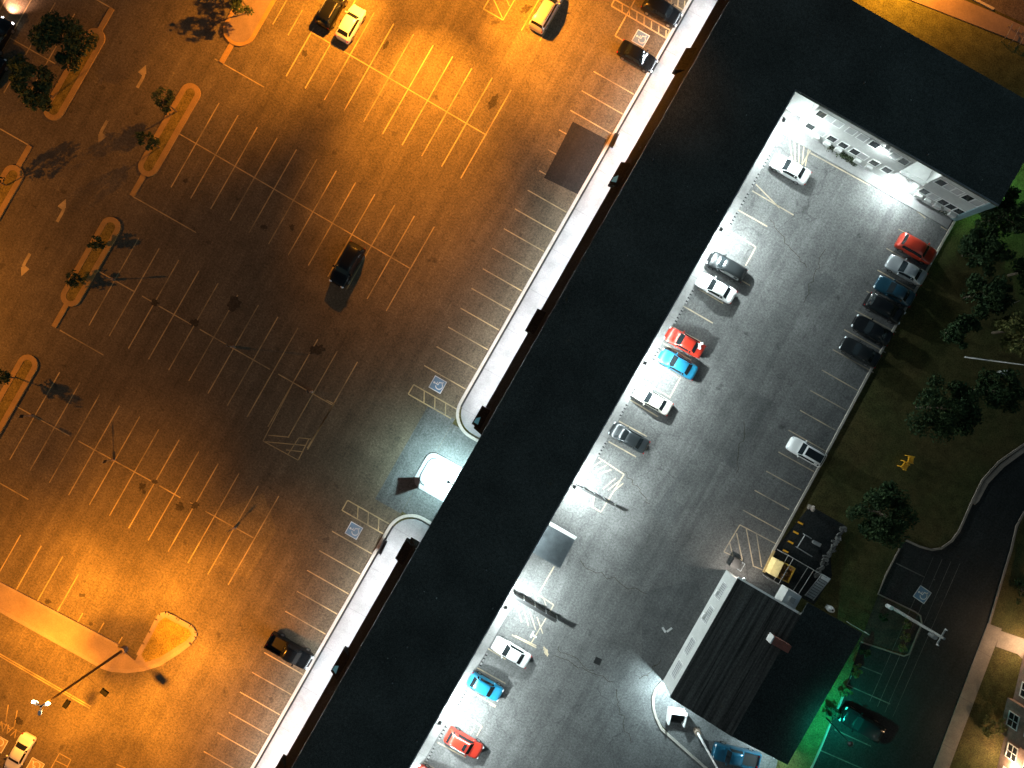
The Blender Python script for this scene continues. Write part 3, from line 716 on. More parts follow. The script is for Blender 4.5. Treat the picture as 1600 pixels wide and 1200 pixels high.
# mast lamp with four heads and two lower arms
def mast(px, py, h, label, power, low=True, heads=6, turn=0.4, spot=54, tilt=1.0, fill=0):
    base = W(px, py)
    t = thing('mast_lamp', label, 'street lamp', base)
    MB().tube((0, 0, 0), (0, 0, .8), .42, .42, 14).obj('footing', CONCI, t)
    MB().tube((0, 0, .8), (0, 0, h), .17, .10, 12).obj('pole', BRONZE, t, smooth=False)
    for k in range(heads):
        a = turn + k * 2 * math.pi / heads; dx, dy = math.cos(a), math.sin(a)
        if k % 2 and heads > 2:
            light('SPOT', 'mast_light', base + Vector((dx * .5, dy * .5, h - .35)), power / heads, ORANGE, aim=(dx * tilt, dy * tilt, -1), size=.25, spot=spot, blend=.9); continue
        hd = MB().tube((0, 0, h - .1), (dx * .4, dy * .4, h), .05).obox((dx * .6, dy * .6, h), .42, .28, .14, a).obj('lamp_head', WHITE if k % 2 == 0 else BRONZE, t)
        MB().obox((dx * .6, dy * .6, h - .1), .36, .22, .05, a).obj('lens', LENSO, hd)
        if k < 3: MB().ball((dx * .8, dy * .8, h + .04), .2, .15, .12, 8, 5).obj('glare_bulb', LENSO, hd)
        light('SPOT', 'mast_light', base + Vector((dx * 1.2, dy * 1.2, h - .35)), power / heads, ORANGE, aim=(dx * tilt, dy * tilt, -1), size=.25, spot=spot, blend=.9)
    if fill: light('SPOT', 'mast_light', base + Vector((0, 0, h - .5)), fill, ORANGE, aim=(0, 0, -1), size=.25, spot=165, blend=.9)
    if low:
        for bx, by in ((163, 1082), (104, 1100)):
            e = W(bx, by, 7.5) - base; e.z = 7.5
            ar = MB().tube((0, 0, 7.3), e, .03).obj('side_arm', BRONZE, t)
            MB().obox((e.x, e.y, 7.5), .85, .5, .22, math.atan2(e.y, e.x)).obj('unlit_head', INK, ar)
    return t
mast(195, 1014, 14.3, 'tall bronze mast lamp with glaring heads over the street corner', 335000, spot=64, tilt=.8, fill=36000)
mast(692, -62, 16, 'tall mast lamp just beyond the top edge of the car park', 1040000, False, spot=58, tilt=1.18, fill=90000)
mast(-330, 470, 16, 'tall mast lamp beyond the car park edge with no side arms', 150000, False, 2, spot=172, tilt=.4)
mast(1405, -70, 7.6, 'short mast lamp by the street behind the wing', 40000, False, 2, spot=165, tilt=.5)
# eave strips
for a, b, n in ((-760, -290, 3), (-75, 690, 4)):
    for k in range(n):
        u = a + (b - a) * (k + .5) / n; L = (b - a) / n / S
        o = light('AREA', 'eave_light', gw(u, -12, 3.68), 1000 * L / 13, WARM, size=.25, sy=L * .96)
        o.rotation_euler = (0, R(30), ROT); o.data.spread = R(130)
# flood lights on the courtyard edge of the roof
fl = ((528, 'flood lamp on the roof edge in the corner by the wing', 8450), (345, 'flood lamp on the roof edge above the glossy black suv', 14950), (122, 'flood lamp on the roof edge near the red sedan', 14950), (-85, 'flood lamp on the roof edge above the slatted screen wall', 13650), (-286, 'flood lamp on the roof edge below the canopy', 13650), (-479, 'flood lamp on the roof edge near the blue hatchback', 14950), (-640, 'flood lamp on the roof edge at the bottom of the photo', 11700))
for i, (u, lb, pw) in enumerate(fl):
    t = thing('flood_lamp', lb, 'wall lamp', gw(u, RRt, 6.1), ROT, 'flood lamps along the courtyard roof edge')
    MB().box(-.2, .5, -.05, .05, .02, .1).box(.4, .5, -.05, .05, -.35, .1).obj('bracket', DARKM, t)
    MB().obox((.62, 0, -.38), .32, .36, .22, 0, R(35)).obj('housing', DARKM, t)
    MB().obox((.60, 0, -.52), .24, .3, .03, 0, R(35)).obj('lens', LENSW, t)
    a = Vector((math.cos(ROT), math.sin(ROT), 0))
    light('SPOT', 'flood_light', gw(u, RRt, 0) + a * .68 + Vector((0, 0, 5.3)), pw * .97, COOL, aim=a * 1.0 + Vector((0, 0, -1.0)), size=.12, spot=146, blend=1)
# wing front lamps
for v, pw in ((366, 3600), (166, 900), (300, 900)):
    t = thing('wall_lamp', {366: 'white wall lamp in the stairwell bay of the wing', 166: 'white wall lamp in the inner corner stairwell', 300: 'small white lamp above the hedge on the wing'}[v], 'wall lamp', gw(UF - 1, v, 6.4 if v == 300 else 3.1), ROT)
    MB().box(-.22, .22, -.3, .06, -.1, .12).obj('housing', WHITE, t)
    MB().box(-.18, .18, -.26, .0, -.15, -.11).obj('lens', LENSW, t)
    a = Vector((math.sin(ROT), -math.cos(ROT), 0))
    if v != 300: light('POINT', 'stair_light', gw(UF + 9, 367 if v == 366 else 168, 6.0), 170, COOL, size=.2)
    light('SPOT', 'wing_light', gw(UF - 1, v, 6.1 if v == 300 else 2.8) + a * .5, pw, COOL, aim=a * .55 + Vector((0, 0, -1)), size=.15, spot=170, blend=.7)
# added glowing strips and soft fill light under the courtyard roof edge
for k in range(22):
    u = -780 + 60 * k
    if u > 540: break
    MB(OFF).box((RRt - 1) / S - .12, (RRt - 1) / S - .02, u / S - .7, u / S + .7, 6.78, 6.86).obj('fill_strip', LENSW, main)
for a, b in ((-780, -340), (-340, 110), (110, 540)):
    o = light('AREA', 'fill_light', gw((a + b) / 2, RRt + 2, 6.7), 420 * (b - a) / S / 13, COOL, size=.25, sy=(b - a) / S * .98)
    o.rotation_euler = (0, R(-8), ROT); o.data.spread = R(120)
# passage wall lamp
t = thing('wall_lamp', 'cool white wall lamp over the passage island', 'wall lamp', gw(-172, RL, 4.6), ROT)
MB().box(-.55, 0, -.05, .05, .0, .08).obj('arm', DARKM, t); MB().ball((-.62, 0, .0), .17, .17, .14).obj('housing', DARKM, t)
MB().tube((-.62, 0, -.16), (-.62, 0, -.1), .13).obj('lens', LENSW, t)
light('SPOT', 'passage_light', gw(-172, RL - 9, 4.35), 12500, (.6, .93, 1), aim=(-.3, .1, -1), size=.1, spot=160, blend=1)
# ---------------------------------------------------------------- canopy over the passage exit
kc = (H - 3.4) / H
cn = thing('entrance_canopy', 'dark sheet canopy with white edge over the passage exit', 'canopy', gw(-188 * kc, 172), ROT)
O2 = (172 / S, -188 * kc / S, 0)
cv1 = 206 * kc; cu0, cu1 = -213 * kc, -163 * kc
MB(O2).prism([gl(cu0, RRt - 3), gl(cu1, RRt - 3), gl(cu1, cv1), gl(cu0, cv1 + 2)], 3.2, 3.4).obj('roof_sheet', CANOPYM, cn)
MB(O2).prism([gl(cu1 + .05, RRt - 3), gl(cu1 + 5.5, RRt - 3), gl(cu1 + 5.0, cv1 + 1), gl(cu1 + .05, cv1)], 3.1, 3.38).obj('fascia', WHITE, cn)
MB(O2).prism([gl(cu0 + 6, RRt - 3), gl(cu1 - 6, RRt - 3), gl(cu1 - 6, cv1 - 12), gl(cu0 + 6, cv1 - 12)], .0, 3.2).obj('booth_wall', DARKM, cn)
for q in (cu0 + 2, cu1 - 2): MB(O2).tube((*gl(q, cv1 - 3), 0), (*gl(q, cv1 - 3), 3.2), .07).obj('post', WHITE, cn)
# screen walls
def screen(a, b, hgt, label, wd=.22):
    A, B = W(*a), W(*b); d = B - A; L = d.length
    t = thing('screen_wall', label, 'screen wall', (A + B) / 2, math.atan2(d.y, d.x))
    MB().box(-L / 2, L / 2, -wd / 2, wd / 2, .15, hgt).obj('panel', DARKM, t)
    for k in range(5):
        x = -L / 2 + L * k / 4
        MB().box(x - .05, x + .05, wd / 2 + .003, wd / 2 + .09, 0, hgt + .06).obj('post', WHITE if k == 0 else GREYM, t)
screen((894, 754), (958, 787), 1.3, 'dark slatted screen wall by the striped bay above the canopy')
screen((800, 924), (868, 964), 1.5, 'dark screen wall by the striped bay below the canopy', .4)

# ---------------------------------------------------------------- annex with gabled shingle roof
ke = (H - 4.0) / H
av0, av1, au0, au1, avr = 456.5 * ke, 668 * ke, -303 * ke, -89 * ke, 533
ax = thing('annex_building', 'low gabled annex with white window wall and streaked black roof', 'building', gw((au0 + au1) / 2, avr), ROT)
O3 = (avr / S, (au0 + au1) / 2 / S, 0)
MB(O3).prism([gl(au0 + 2, av0 + 1), gl(au1 - 2, av0 + 1), gl(au1 - 2, av1 - 3), gl(au0 + 2, av1 - 3)], 0, 3.95).obj('wall', WALLW, ax)
x0, xr, x1, y0, y1 = av0 / S, avr / S, av1 / S, au0 / S, au1 / S
zr = 5.2
MB(O3).add([(x0, y0, 3.96), (xr, y0, zr), (xr, y1, zr), (x0, y1, 3.96), (x0, y0, 4.1), (xr, y0, zr + .14), (xr, y1, zr + .14), (x0, y1, 4.1)],
           [(0, 3, 2, 1), (4, 5, 6, 7), (0, 1, 5, 4), (2, 3, 7, 6), (3, 0, 4, 7)]).obj('roof_slope', SHING, ax)
MB(O3).add([(xr, y0, zr), (x1, y0, 3.96), (x1, y1 + 1.6, 3.96), (xr, y1 + 1.6, zr), (xr, y0, zr + .14), (x1, y0, 4.1), (x1, y1 + 1.6, 4.1), (xr, y1 + 1.6, zr + .14)],
           [(0, 3, 2, 1), (4, 5, 6, 7), (0, 1, 5, 4), (1, 2, 6, 5), (2, 3, 7, 6), (3, 0, 4, 7)]).obj('roof_slope', SHING2, ax)
MB(O3).add([(x0 + .1, y0 + .18, 3.94), (xr, y0 + .18, zr - .02), (x1 - .3, y0 + .18, 3.94)], [(0, 1, 2)]).add([(x0 + .1, y1 - .18, 3.94), (x1 - .3, y1 - .18, 3.94), (xr, y1 - .18, zr - .02)], [(0, 1, 2)]).obj('gable', WALLW, ax)
MB(O3).add([(x0, y1 + .01, 3.9), (xr - .3, y1 + .01, zr - .16), (xr - .3, y1 + .22, zr - .16), (x0, y1 + .22, 3.9), (x0, y1 + .01, 4.1), (xr - .3, y1 + .01, zr + .04), (xr - .3, y1 + .22, zr + .04), (x0, y1 + .22, 4.1)],
           [(0, 3, 2, 1), (4, 5, 6, 7), (0, 1, 5, 4), (1, 2, 6, 5), (2, 3, 7, 6), (3, 0, 4, 7)]).obj('barge_board', WHITE, ax)
for i, (px, py) in enumerate(((1125, 923), (1105, 960), (1076, 1010), (1056, 1046))):
    u, v = g2(px, py); u *= .974
    o = window(ax, u, av0 + 1, 1.05, 1.95, 1.55, 'v-', GLASSG, O3, .05)
    wm = MB(O3)
    for k in range(9):
        y = u / S - .97 + 1.94 * k / 8; wm.box((av0 + 1) / S - .05, (av0 + 1) / S - .03, y - .018, y + .018, 1.05, 2.6)
    wm.obj('grille', DARKM, o)
    if i < 2: MB(O3).box((av0 + 1) / S - .35, (av0 + 1) / S - .06, u / S - .75, u / S - .15, 1.2, 1.6).obj('cooling_unit', WHITE, o)
# white flue block and brick chimney
cb = W(1238, 938, 4.6); lx = Vector((cb.x, cb.y, 0)); lx = Matrix.Rotation(-ROT, 3, 'Z') @ lx
fb = MB(O3).box(lx.x - .85, lx.x + .85, lx.y - .85, lx.y + .85, 2.5, 4.35).obj('flue_block', WHITE, ax)
MB(O3).box(lx.x - .3, lx.x + .3, lx.y - .3, lx.y + .3, 4.35, 4.6).obj('flue', GREYM, fb)
cc = W(1221, 1008, 6.2); lc = Matrix.Rotation(-ROT, 3, 'Z') @ Vector((cc.x, cc.y, 0))
ch = MB(O3).box(lc.x - 1.05, lc.x + 1.05, lc.y - .42, lc.y + .42, 4.2, 6.2).obj('chimney', BRICKC, ax)
MB(O3).box(lc.x - 1.2, lc.x - 1.06, lc.y - .45, lc.y + .45, 4.2, 6.25).obj('lead_flashing', WHITE, ch)
# annex lamps
def small_lamp(px, py, z, label, power, col, aim, lens=LENSW, spot=165):
    p = W(px, py, z); t = thing('wall_lamp', label, 'wall lamp', p)
    MB().box(-.14, .14, -.14, .14, -.02, .12).obj('housing', WHITE, t); MB().ball((0, 0, -.08), .15, .15, .1, 8, 5).obj('lens', lens, t)
    light('SPOT', 'annex_light', p + Vector((0, 0, -.3)), power, col, aim=aim, size=.08, spot=spot, blend=.6)
def uvp(u, v, z):
    p = gw(u, v); k = H / (H - z); return (800 + p.x * S * k, 600 - p.y * S * k)
small_lamp(*uvp(au0 - 1.5, av0 + 14, 3.3), 3.3, 'white wall lamp at the annex corner above the open bin', 3600, (.72, .95, 1), (-.25, -.45, -1))
small_lamp(*uvp(au0 - 1.5, av1 - 18, 3.5), 3.5, 'bright white wall lamp at the annex end above the teal pickup', 1500, (.7, .95, 1), (-.35, -.5, -1))
small_lamp(*uvp(au1 + 3, av0 + 12, 3.6), 3.6, 'warm white wall lamp over the fenced yard', 800, (1, .9, .78), (.2, .9, -1))

# ---------------------------------------------------------------- green lamps
t = thing('path_lamp', 'black path lamp glowing green beside the parked black suv', 'street lamp', W(1291, 1122))
MB().tube((0, 0, 0), (0, 0, 5.75), .07).obj('pole', DARKM, t); MB().tube((0, 0, 5.75), (0, 0, 6.0), .34, .2, 14).obj('lamp_hood', DARKM, t)
MB().tube((0, 0, 5.67), (0, 0, 5.74), .22).obj('lens', LENSG, t)
light('SPOT', 'green_light', W(1291, 1122) + Vector((.0, .0, 5.5)), 8000, (.01, 1, .68), aim=(0, 0, -1), size=.1, spot=176, blend=.4)
t = thing('wall_lamp', 'green wall lamp on the end of the wing', 'wall lamp', gw(640, WE - 3, 4.6), ROT)
MB().box(-.02, .3, -.15, .15, -.1, .12).obj('housing', DARKM, t); MB().box(.04, .26, -.12, .12, -.15, -.11).obj('lens', LENSG, t)
aa = Vector((math.cos(ROT), math.sin(ROT), 0))
light('SPOT', 'green_wing_light', gw(640, WE + 4, 4.3), 2200, (.3, 1, .4), aim=aa * .5 + Vector((0, 0, -1)), size=.1, spot=160, blend=.8)

# ---------------------------------------------------------------- cars
def station_pts(s, hw):
    t, w_, zb, g, wr, zt = s
    w_ *= hw
    if g: return [(w_ * .93, .24), (w_, .48), (w_ * .985, zb - .06), (w_ * .96, zb), (wr * hw, zt - .05), (wr * hw * .55, zt), (0, zt + .015)]
    return [(w_ * .93, .24 + .06 * (w_ < hw * .9)), (w_, min(.48, zb - .1)), (w_ * .985, zb - .06), (w_ * .95, zb), (w_ * .80, zb + .03), (w_ * .42, zb + .055), (0, zb + .06)]
n0 = lambda t, w_, z: (t, w_, z, 0, 0, 0)
KINDS = {
 'sedan': dict(L=4.75, Wd=1.84, st=[n0(0, .60, .52), n0(.010, .76, .60), n0(.035, .89, .68), n0(.10, .965, .77), n0(.2, 1, .86), n0(.285, 1, .92), (.42, 1, .95, 1, .70, 1.38), (.52, 1, .96, 1, .72, 1.44), (.62, 1, .97, 1, .715, 1.43), (.70, 1, .98, 1, .69, 1.38), n0(.835, 1, 1.0), n0(.90, .985, .99), n0(.96, .94, .95), n0(.988, .84, .84), n0(1, .68, .62)], ws=5, rf=6, rr=9, rb=10, sg=(5, 10)),
 'suv': dict(L=4.7, Wd=1.90, st=[n0(0, .62, .6), n0(.012, .78, .72), n0(.035, .90, .85), n0(.10, .97, .95), n0(.2, 1, 1.02), n0(.27, 1, 1.06), (.38, 1, 1.08, 1, .72, 1.58), (.5, 1, 1.1, 1, .74, 1.66), (.7, 1, 1.1, 1, .74, 1.66), (.885, 1, 1.1, 1, .70, 1.58), n0(.955, .97, 1.1), n0(.975, .95, 1.02), n0(.992, .88, .9), n0(1, .74, .66)], ws=5, rf=6, rr=9, rb=10, sg=(5, 9)),
 'hatch': dict(L=4.25, Wd=1.80, st=[n0(0, .6, .56), n0(.012, .77, .66), n0(.04, .90, .75), n0(.10, .97, .84), n0(.19, 1, .93), n0(.26, 1, .97), (.40, 1, 1.0, 1, .70, 1.44), (.52, 1, 1.0, 1, .72, 1.51), (.70, 1, 1.02, 1, .71, 1.49), (.80, 1, 1.03, 1, .67, 1.42), n0(.93, .96, 1.05), n0(.965, .93, .98), n0(.99, .85, .85), n0(1, .7, .64)], ws=5, rf=6, rr=9, rb=10, sg=(5, 10)),
 'minivan': dict(L=5.05, Wd=1.97, st=[n0(0, .62, .58), n0(.012, .78, .7), n0(.035, .9, .84), n0(.09, .97, .96), n0(.15, 1, 1.03), n0(.19, 1, 1.07), (.36, 1, 1.1, 1, .74, 1.64), (.5, 1, 1.1, 1, .77, 1.73), (.75, 1, 1.1, 1, .77, 1.72), (.92, 1, 1.1, 1, .74, 1.66), n0(.965, .98, 1.12), n0(.98, .95, .98), n0(.993, .88, .86), n0(1, .76, .6)], ws=5, rf=6, rr=9, rb=10, sg=(5, 9)),
 'pickup': dict(L=5.6, Wd=1.98, st=[n0(0, .66, .7), n0(.012, .82, .84), n0(.03, .93, .97), n0(.10, .98, 1.05), n0(.2, 1, 1.1), n0(.245, 1, 1.12), (.335, 1, 1.14, 1, .72, 1.72), (.42, 1, 1.15, 1, .74, 1.80), (.52, 1, 1.15, 1, .74, 1.79), (.575, 1, 1.15, 1, .71, 1.72), n0(.615, .99, 1.15), n0(.62, .98, 1.1)], ws=5, rf=6, rr=9, rb=10, sg=(5, 9)),
}
CACHE = {}
def patch(rows_, out, inset_a, inset_b, lat=(0, 1)):
    """glass laid on the body skin: rows_ of points from one edge to the other"""
    return rows_
def car_meshes(kind):
    if kind in CACHE: return CACHE[kind]
    K = KINDS[kind]; L, hw = K['L'], K['Wd'] / 2; st = K['st']; out = {}
    sec = []
    for s in st:
        half = station_pts(s, hw); x = L / 2 - s[0] * L
        pts = [(x, -y, z) for y, z in half] + [(x, y, z) for y, z in half[-2::-1]]
        sec.append([Vector(p) for p in pts])
    n = len(sec[0]); b = MB(); fs = []
    for a in sec: b.v += a
    for i in range(len(sec) - 1):
        for j in range(n - 1): b.f.append((i * n + j, i * n + j + 1, (i + 1) * n + j + 1, (i + 1) * n + j))
        b.f.append((i * n, (i + 1) * n, (i + 1) * n + n - 1, i * n + n - 1))
    b.f.append(tuple(range(n - 1, -1, -1))); q = (len(sec) - 1) * n; b.f.append(tuple(range(q, q + n)))
    out['body'] = b.mesh('car_body_' + kind, True)
    def quadpatch(A, B, ia, ib, la, lb, eps):
        """A, B point rows; shrink along rows by la..lb and between rows by ia..ib, lift by eps"""
        g = MB(); A2 = [a.lerp(b_, ia) for a, b_ in zip(A, B)]; B2 = [a.lerp(b_, ib) for a, b_ in zip(A, B)]
        def trim(Rw):
            Rw = list(Rw)
            p0 = Rw[0].lerp(Rw[1], la); p1 = Rw[-1].lerp(Rw[-2], la)
            return [p0] + Rw[1:-1] + [p1]
        A2, B2 = trim(A2), trim(B2); k = len(A2)
        ce = Vector((sum(p.x for p in A2 + B2) / (2 * k), 0, .55))
        lift = lambda p: p + (p - ce).normalized() * eps
        g.v = [lift(p) for p in A2 + B2]
        g.f = [(i, i + 1, k + i + 1, k + i) for i in range(k - 1)]
        return g
    out['windshield'] = quadpatch(sec[K['ws']][4:9], sec[K['rf']][4:9], .10, .93, .10, 1, .014).mesh('windshield_' + kind)
    out['rear_window'] = quadpatch(sec[K['rr']][4:9], sec[K['rb']][4:9], .10, .82, .12, 1, .014).mesh('rear_window_' + kind)
    for nm, (ja, jb) in (('side_window_a', (3, 4)), ('side_window_b', (n - 4, n - 5))):
        g = MB(); lo = []; hi = []
        rngi = list(range(K['sg'][0], K['sg'][1] + 1))
        for i in rngi:
            a, b_ = sec[i][ja], sec[i][jb]
            if i == rngi[0]: p = sec[i][ja].lerp(sec[i + 1][ja], .45); q2 = sec[i][jb].lerp(sec[i + 1][jb], .35); a, b_ = p, q2
            if i == rngi[-1] and st[i][3] == 0: a = sec[i][ja].lerp(sec[i - 1][ja], .55); b_ = sec[i][jb].lerp(sec[i - 1][jb], .5)
            lo.append(a.lerp(b_, .14)); hi.append(a.lerp(b_, .86))
        sgn = -1 if ja == 3 else 1
        g.v = [p + Vector((0, sgn * .012, .008)) for p in lo + hi]; k = len(lo)
        g.f = [(i, i + 1, k + i + 1, k + i) for i in range(k - 1)]
        out[nm] = g.mesh('side_window_' + kind)
    wr = .34 if kind in ('suv', 'pickup', 'minivan') else .32
    ty = MB().tube((0, -.11, 0), (0, .11, 0), wr, n=18); out['tyre'] = ty.mesh('tyre_' + kind)
    rm = MB().tube((0, -.115, 0), (0, .115, 0), wr * .62, n=14); out['rim'] = rm.mesh('rim_' + kind)
    out['wr'] = wr
    zf = st[2][2]
    out['headlight'] = MB().ball((0, 0, 0), .17, .2, .075, 10, 6).mesh('headlight_' + kind, True)
    out['taillight'] = MB().obox((0, 0, 0), .16, .34, .13).mesh('taillight_' + kind)
    out['mirror'] = MB().ball((0, 0, 0), .1, .13, .09, 8, 5).mesh('mirror_' + kind, True)
    out['rail'] = MB().box(-L * .24, L * .17, -.025, .025, 0, .05).mesh('rail_' + kind)
    if kind == 'pickup':
        x0, x1 = -L / 2, L / 2 - .622 * L; w2 = hw * .99
        bed = MB().box(x0, x1, -w2, w2, .35, .62).box(x0, x1, -w2, -w2 + .12, .62, 1.12).box(x0, x1, w2 - .12, w2, .62, 1.12).box(x0, x0 + .1, -w2 + .12, w2 - .12, .62, 1.12).box(x1 - .08, x1, -w2 + .12, w2 - .12, .62, 1.12)
        out['bed'] = bed.mesh('bed_' + kind)
        out['liner'] = MB().box(x0 + .1, x1 - .08, -w2 + .12, w2 - .12, .62, .64).mesh('liner_' + kind)
    CACHE[kind] = out
    return out
NROW = (-.8686, -.4955)
def car(kind, px, py, d, col, label, cat='car', scale=1.0, rails=False, sunroof=False, lit=False, group=None, panoroof=False, railmat=None):
    K = KINDS[kind]; M = car_meshes(kind); L, hw = K['L'], K['Wd'] / 2
    p = W(px, py, .7); p.z = .012
    t = thing({'sedan': 'parked_sedan', 'suv': 'parked_suv', 'hatch': 'parked_hatchback', 'minivan': 'parked_minivan', 'pickup': 'parked_pickup'}[kind], label, cat, p, math.atan2(-d[1], d[0]), group)
    t.scale = (scale, scale, scale)
    def part(nm, me, mat, loc=(0, 0, 0), par=None, rz=0):
        o = bpy.data.objects.new(nm, me); C.objects.link(o); o.parent = par or t; o.location = loc; o.rotation_euler = (0, 0, rz)
        if not me.materials: me.materials.append(mat)
        o.material_slots[0].link = 'OBJECT'; o.material_slots[0].material = mat
        return o
    body = part('body', M['body'], col)
    part('windshield', M['windshield'], CGLASS); part('rear_window', M['rear_window'], CGLASS)
    part('side_window', M['side_window_a'], CGLASS); part('side_window', M['side_window_b'], CGLASS)
    wr = M['wr']; fx, rx = L / 2 - .19 * L, -L / 2 + .2 * L
    for x in (fx, rx):
        for y in (-1, 1):
            wo = part('wheel', M['tyre'], TYRE, (x, y * (hw - .10), wr)); part('rim', M['rim'], RIM, (0, 0, 0), wo)
    zf = K['st'][2][2]
    for y in (-1, 1):
        part('headlight', M['headlight'], HLON if lit else HLAMP, (L / 2 - .15, y * hw * .70, zf - .07), rz=-y * .5)
        zt = .85 if kind != 'sedan' else .82
        part('taillight', M['taillight'], TLAMP, (-L / 2 + (.13 if kind != 'pickup' else .07), y * hw * .74, zt), rz=y * .35)
        part('mirror', M['mirror'], col, (L / 2 - (K['st'][K['ws']][0] + .06) * L, y * (hw + .08), K['st'][K['ws']][2] + .08))
    rw = K['st'][K['rf'] + 1][4] * hw * .93; zt = K['st'][K['rf'] + 1][5]
    if rails:
        for y in (-1, 1): part('roof_rail', M['rail'], railmat or GREYM, (-.28, y * rw, zt - .02))
    if sunroof:
        sr = MB().box(L * .01, L * .09, -.42, .42, 0, .02).mesh('sunroof'); part('sunroof', sr, CGLASS, (-.03 * L, 0, zt + .005))
    if panoroof:
        xs = L / 2 - K['st'][K['rf']][0] * L; xe = L / 2 - K['st'][K['rr']][0] * L
        sr = MB().box(xe + .1, xs - .15, -.5, .5, 0, .02).mesh('glass_roof'); part('glass_roof', sr, CGLASS, (0, 0, zt + .002))
    if kind == 'pickup':
        bd = part('cargo_bed', M['bed'], col); part('bed_liner', M['liner'], TYRE, par=bd)
    return t
white = carpaint('paint_white', (.78, .78, .77), 0); cream = carpaint('paint_cream', (.74, .70, .62), 0)
black = carpaint('paint_black', (.008, .009, .010), .1, .22); black2 = carpaint('paint_black_b', (.014, .016, .017), .2, .3)
red = carpaint('paint_red', (.52, .035, .018), .1); dred = carpaint('paint_dark_red', (.42, .035, .015), .1)
blue = carpaint('paint_blue', (.02, .20, .34), .3); sky = carpaint('paint_sky_blue', (.025, .30, .52), .2)
dblue = carpaint('paint_dark_blue', (.01, .045, .07), .3); teal = carpaint('paint_teal', (.012, .10, .17), .4)
silver = carpaint('paint_silver', (.42, .44, .45), .6, .35); gold = carpaint('paint_silver_warm', (.55, .50, .46), .4, .4)
grey = carpaint('paint_grey', (.045, .052, .056), .4)
PN = (.8686, .4955); MN = NROW; PU = (.4955, -.8686); MU = (-.4955, .8686)
car('sedan', 1235, 264, MN, white, 'white sedan parked nearest the white wing wall')
car('suv', 1135, 417, MN, black2, 'glossy black suv parked directly above a white sedan')
car('sedan', 1119, 450, MN, white, 'white sedan parked just below a glossy black suv')
car('sedan', 1070, 535, MN, red, 'bright red sedan with pale parcels in its rear window')
car('sedan', 1059, 569, MN, blue, 'blue sedan parked just below the bright red sedan')
car('sedan', 1020, 625, MN, cream, 'cream white sedan between the blue and dark grey sedans', scale=.98)
car('sedan', 983, 684, MN, grey, 'dark grey sedan casting two shadows above the slatted screen')
car('sedan', 799, 1019, MN, white, 'white sedan parked below the striped bay and canopy', scale=.98)
car('hatch', 758, 1073, PN, sky, 'sky blue hatchback backed up to the building')
car('suv', 725, 1161, PN, red, 'red suv with roof rails and dark sunroof', sunroof=True, rails=True, railmat=white, scale=.97)
car('sedan', 678, 1220, MN, dred, 'dark red car cut off by the bottom edge below the red suv')
car('suv', 1260, 706, MN, white, 'lone white car with dark glass roof by the lawn kerb', panoroof=True, scale=.97)
car('suv', 1432, 389, PN, dred, 'red suv parked at the head of the lawn side row')
car('sedan', 1416, 422, MN, silver, 'silver sedan parked beside the red suv at the lawn')
car('sedan', 1398, 455, MN, dblue, 'dark blue sedan parked beside the silver sedan')
car('suv', 1382, 482, PN, black, 'black suv backed in beside the dark blue sedan')
car('sedan', 1363, 516, MN, black, 'black sedan, second from the end of the lawn side row')
car('sedan', 1344, 550, MN, black2, 'black sedan, last of the lawn side row in deep shade')
car('suv', 519, 14, PU, black, 'black suv parked beside a white hatchback under orange light', rails=True)
car('hatch', 548, 37, PU, white, 'white hatchback beside a black suv under orange light', scale=1.03)
car('minivan', 853, 17, PU, gold, 'silver minivan with roof rails parked at the top edge', rails=True, railmat=BLKTRIM)
car('suv', 543, 414, MU, black, 'black suv parked alone in the dark middle of the car park', scale=1.13)
car('suv', 1034, 17, PN, black, 'black suv between the two striped aisles by the walk')
car('sedan', 996, 88, PN, black, 'black sedan next to the wheelchair bay at the walk')
car('pickup', 453, 1017, PN, black, 'black pickup nosed up to the bright shop walk')
car('sedan', 30, 1177, MU, white, 'white sedan beside the VAN lettering in the bottom corner', scale=.98)
car('sedan', -4, 58, PU, black, 'black sedan with lit headlights at the top corner', lit=True)
car('suv', -14, 116, PU, black, 'black suv cut off by the photo edge near the big trees')
car('pickup', 1150, 1181, (-.97, -.24), teal, 'teal pickup parked behind the annex', scale=.97)
car('suv', 1346, 1131, MN, black, 'black suv lit green from its front by the path lamp', scale=1.12)
hp = W(14, 28); light('SPOT', 'headlight_beam', Vector((hp.x, hp.y, .7)) + Vector((.1, .35, 0)), 3600, (1, .5, .33), aim=(.4, .85, -.25), size=.08, spot=120, blend=1)
# parcels in the red sedan's rear window
p = MB(); q = W(1095, 540, 1.05); 
for k, (dx, dy) in enumerate(((-.12, .28), (.02, -.02), (-.1, -.3))):
    p.obox((dx, dy, .0), .34, .3, .16, .3 * k)
tag(p.obj('parcel', WHITE, None, (q.x - .15, q.y + .02, 1.16), math.atan2(.4955, -.8686), bevel=.03), 'pale parcels on the red sedan rear shelf', 'parcel')

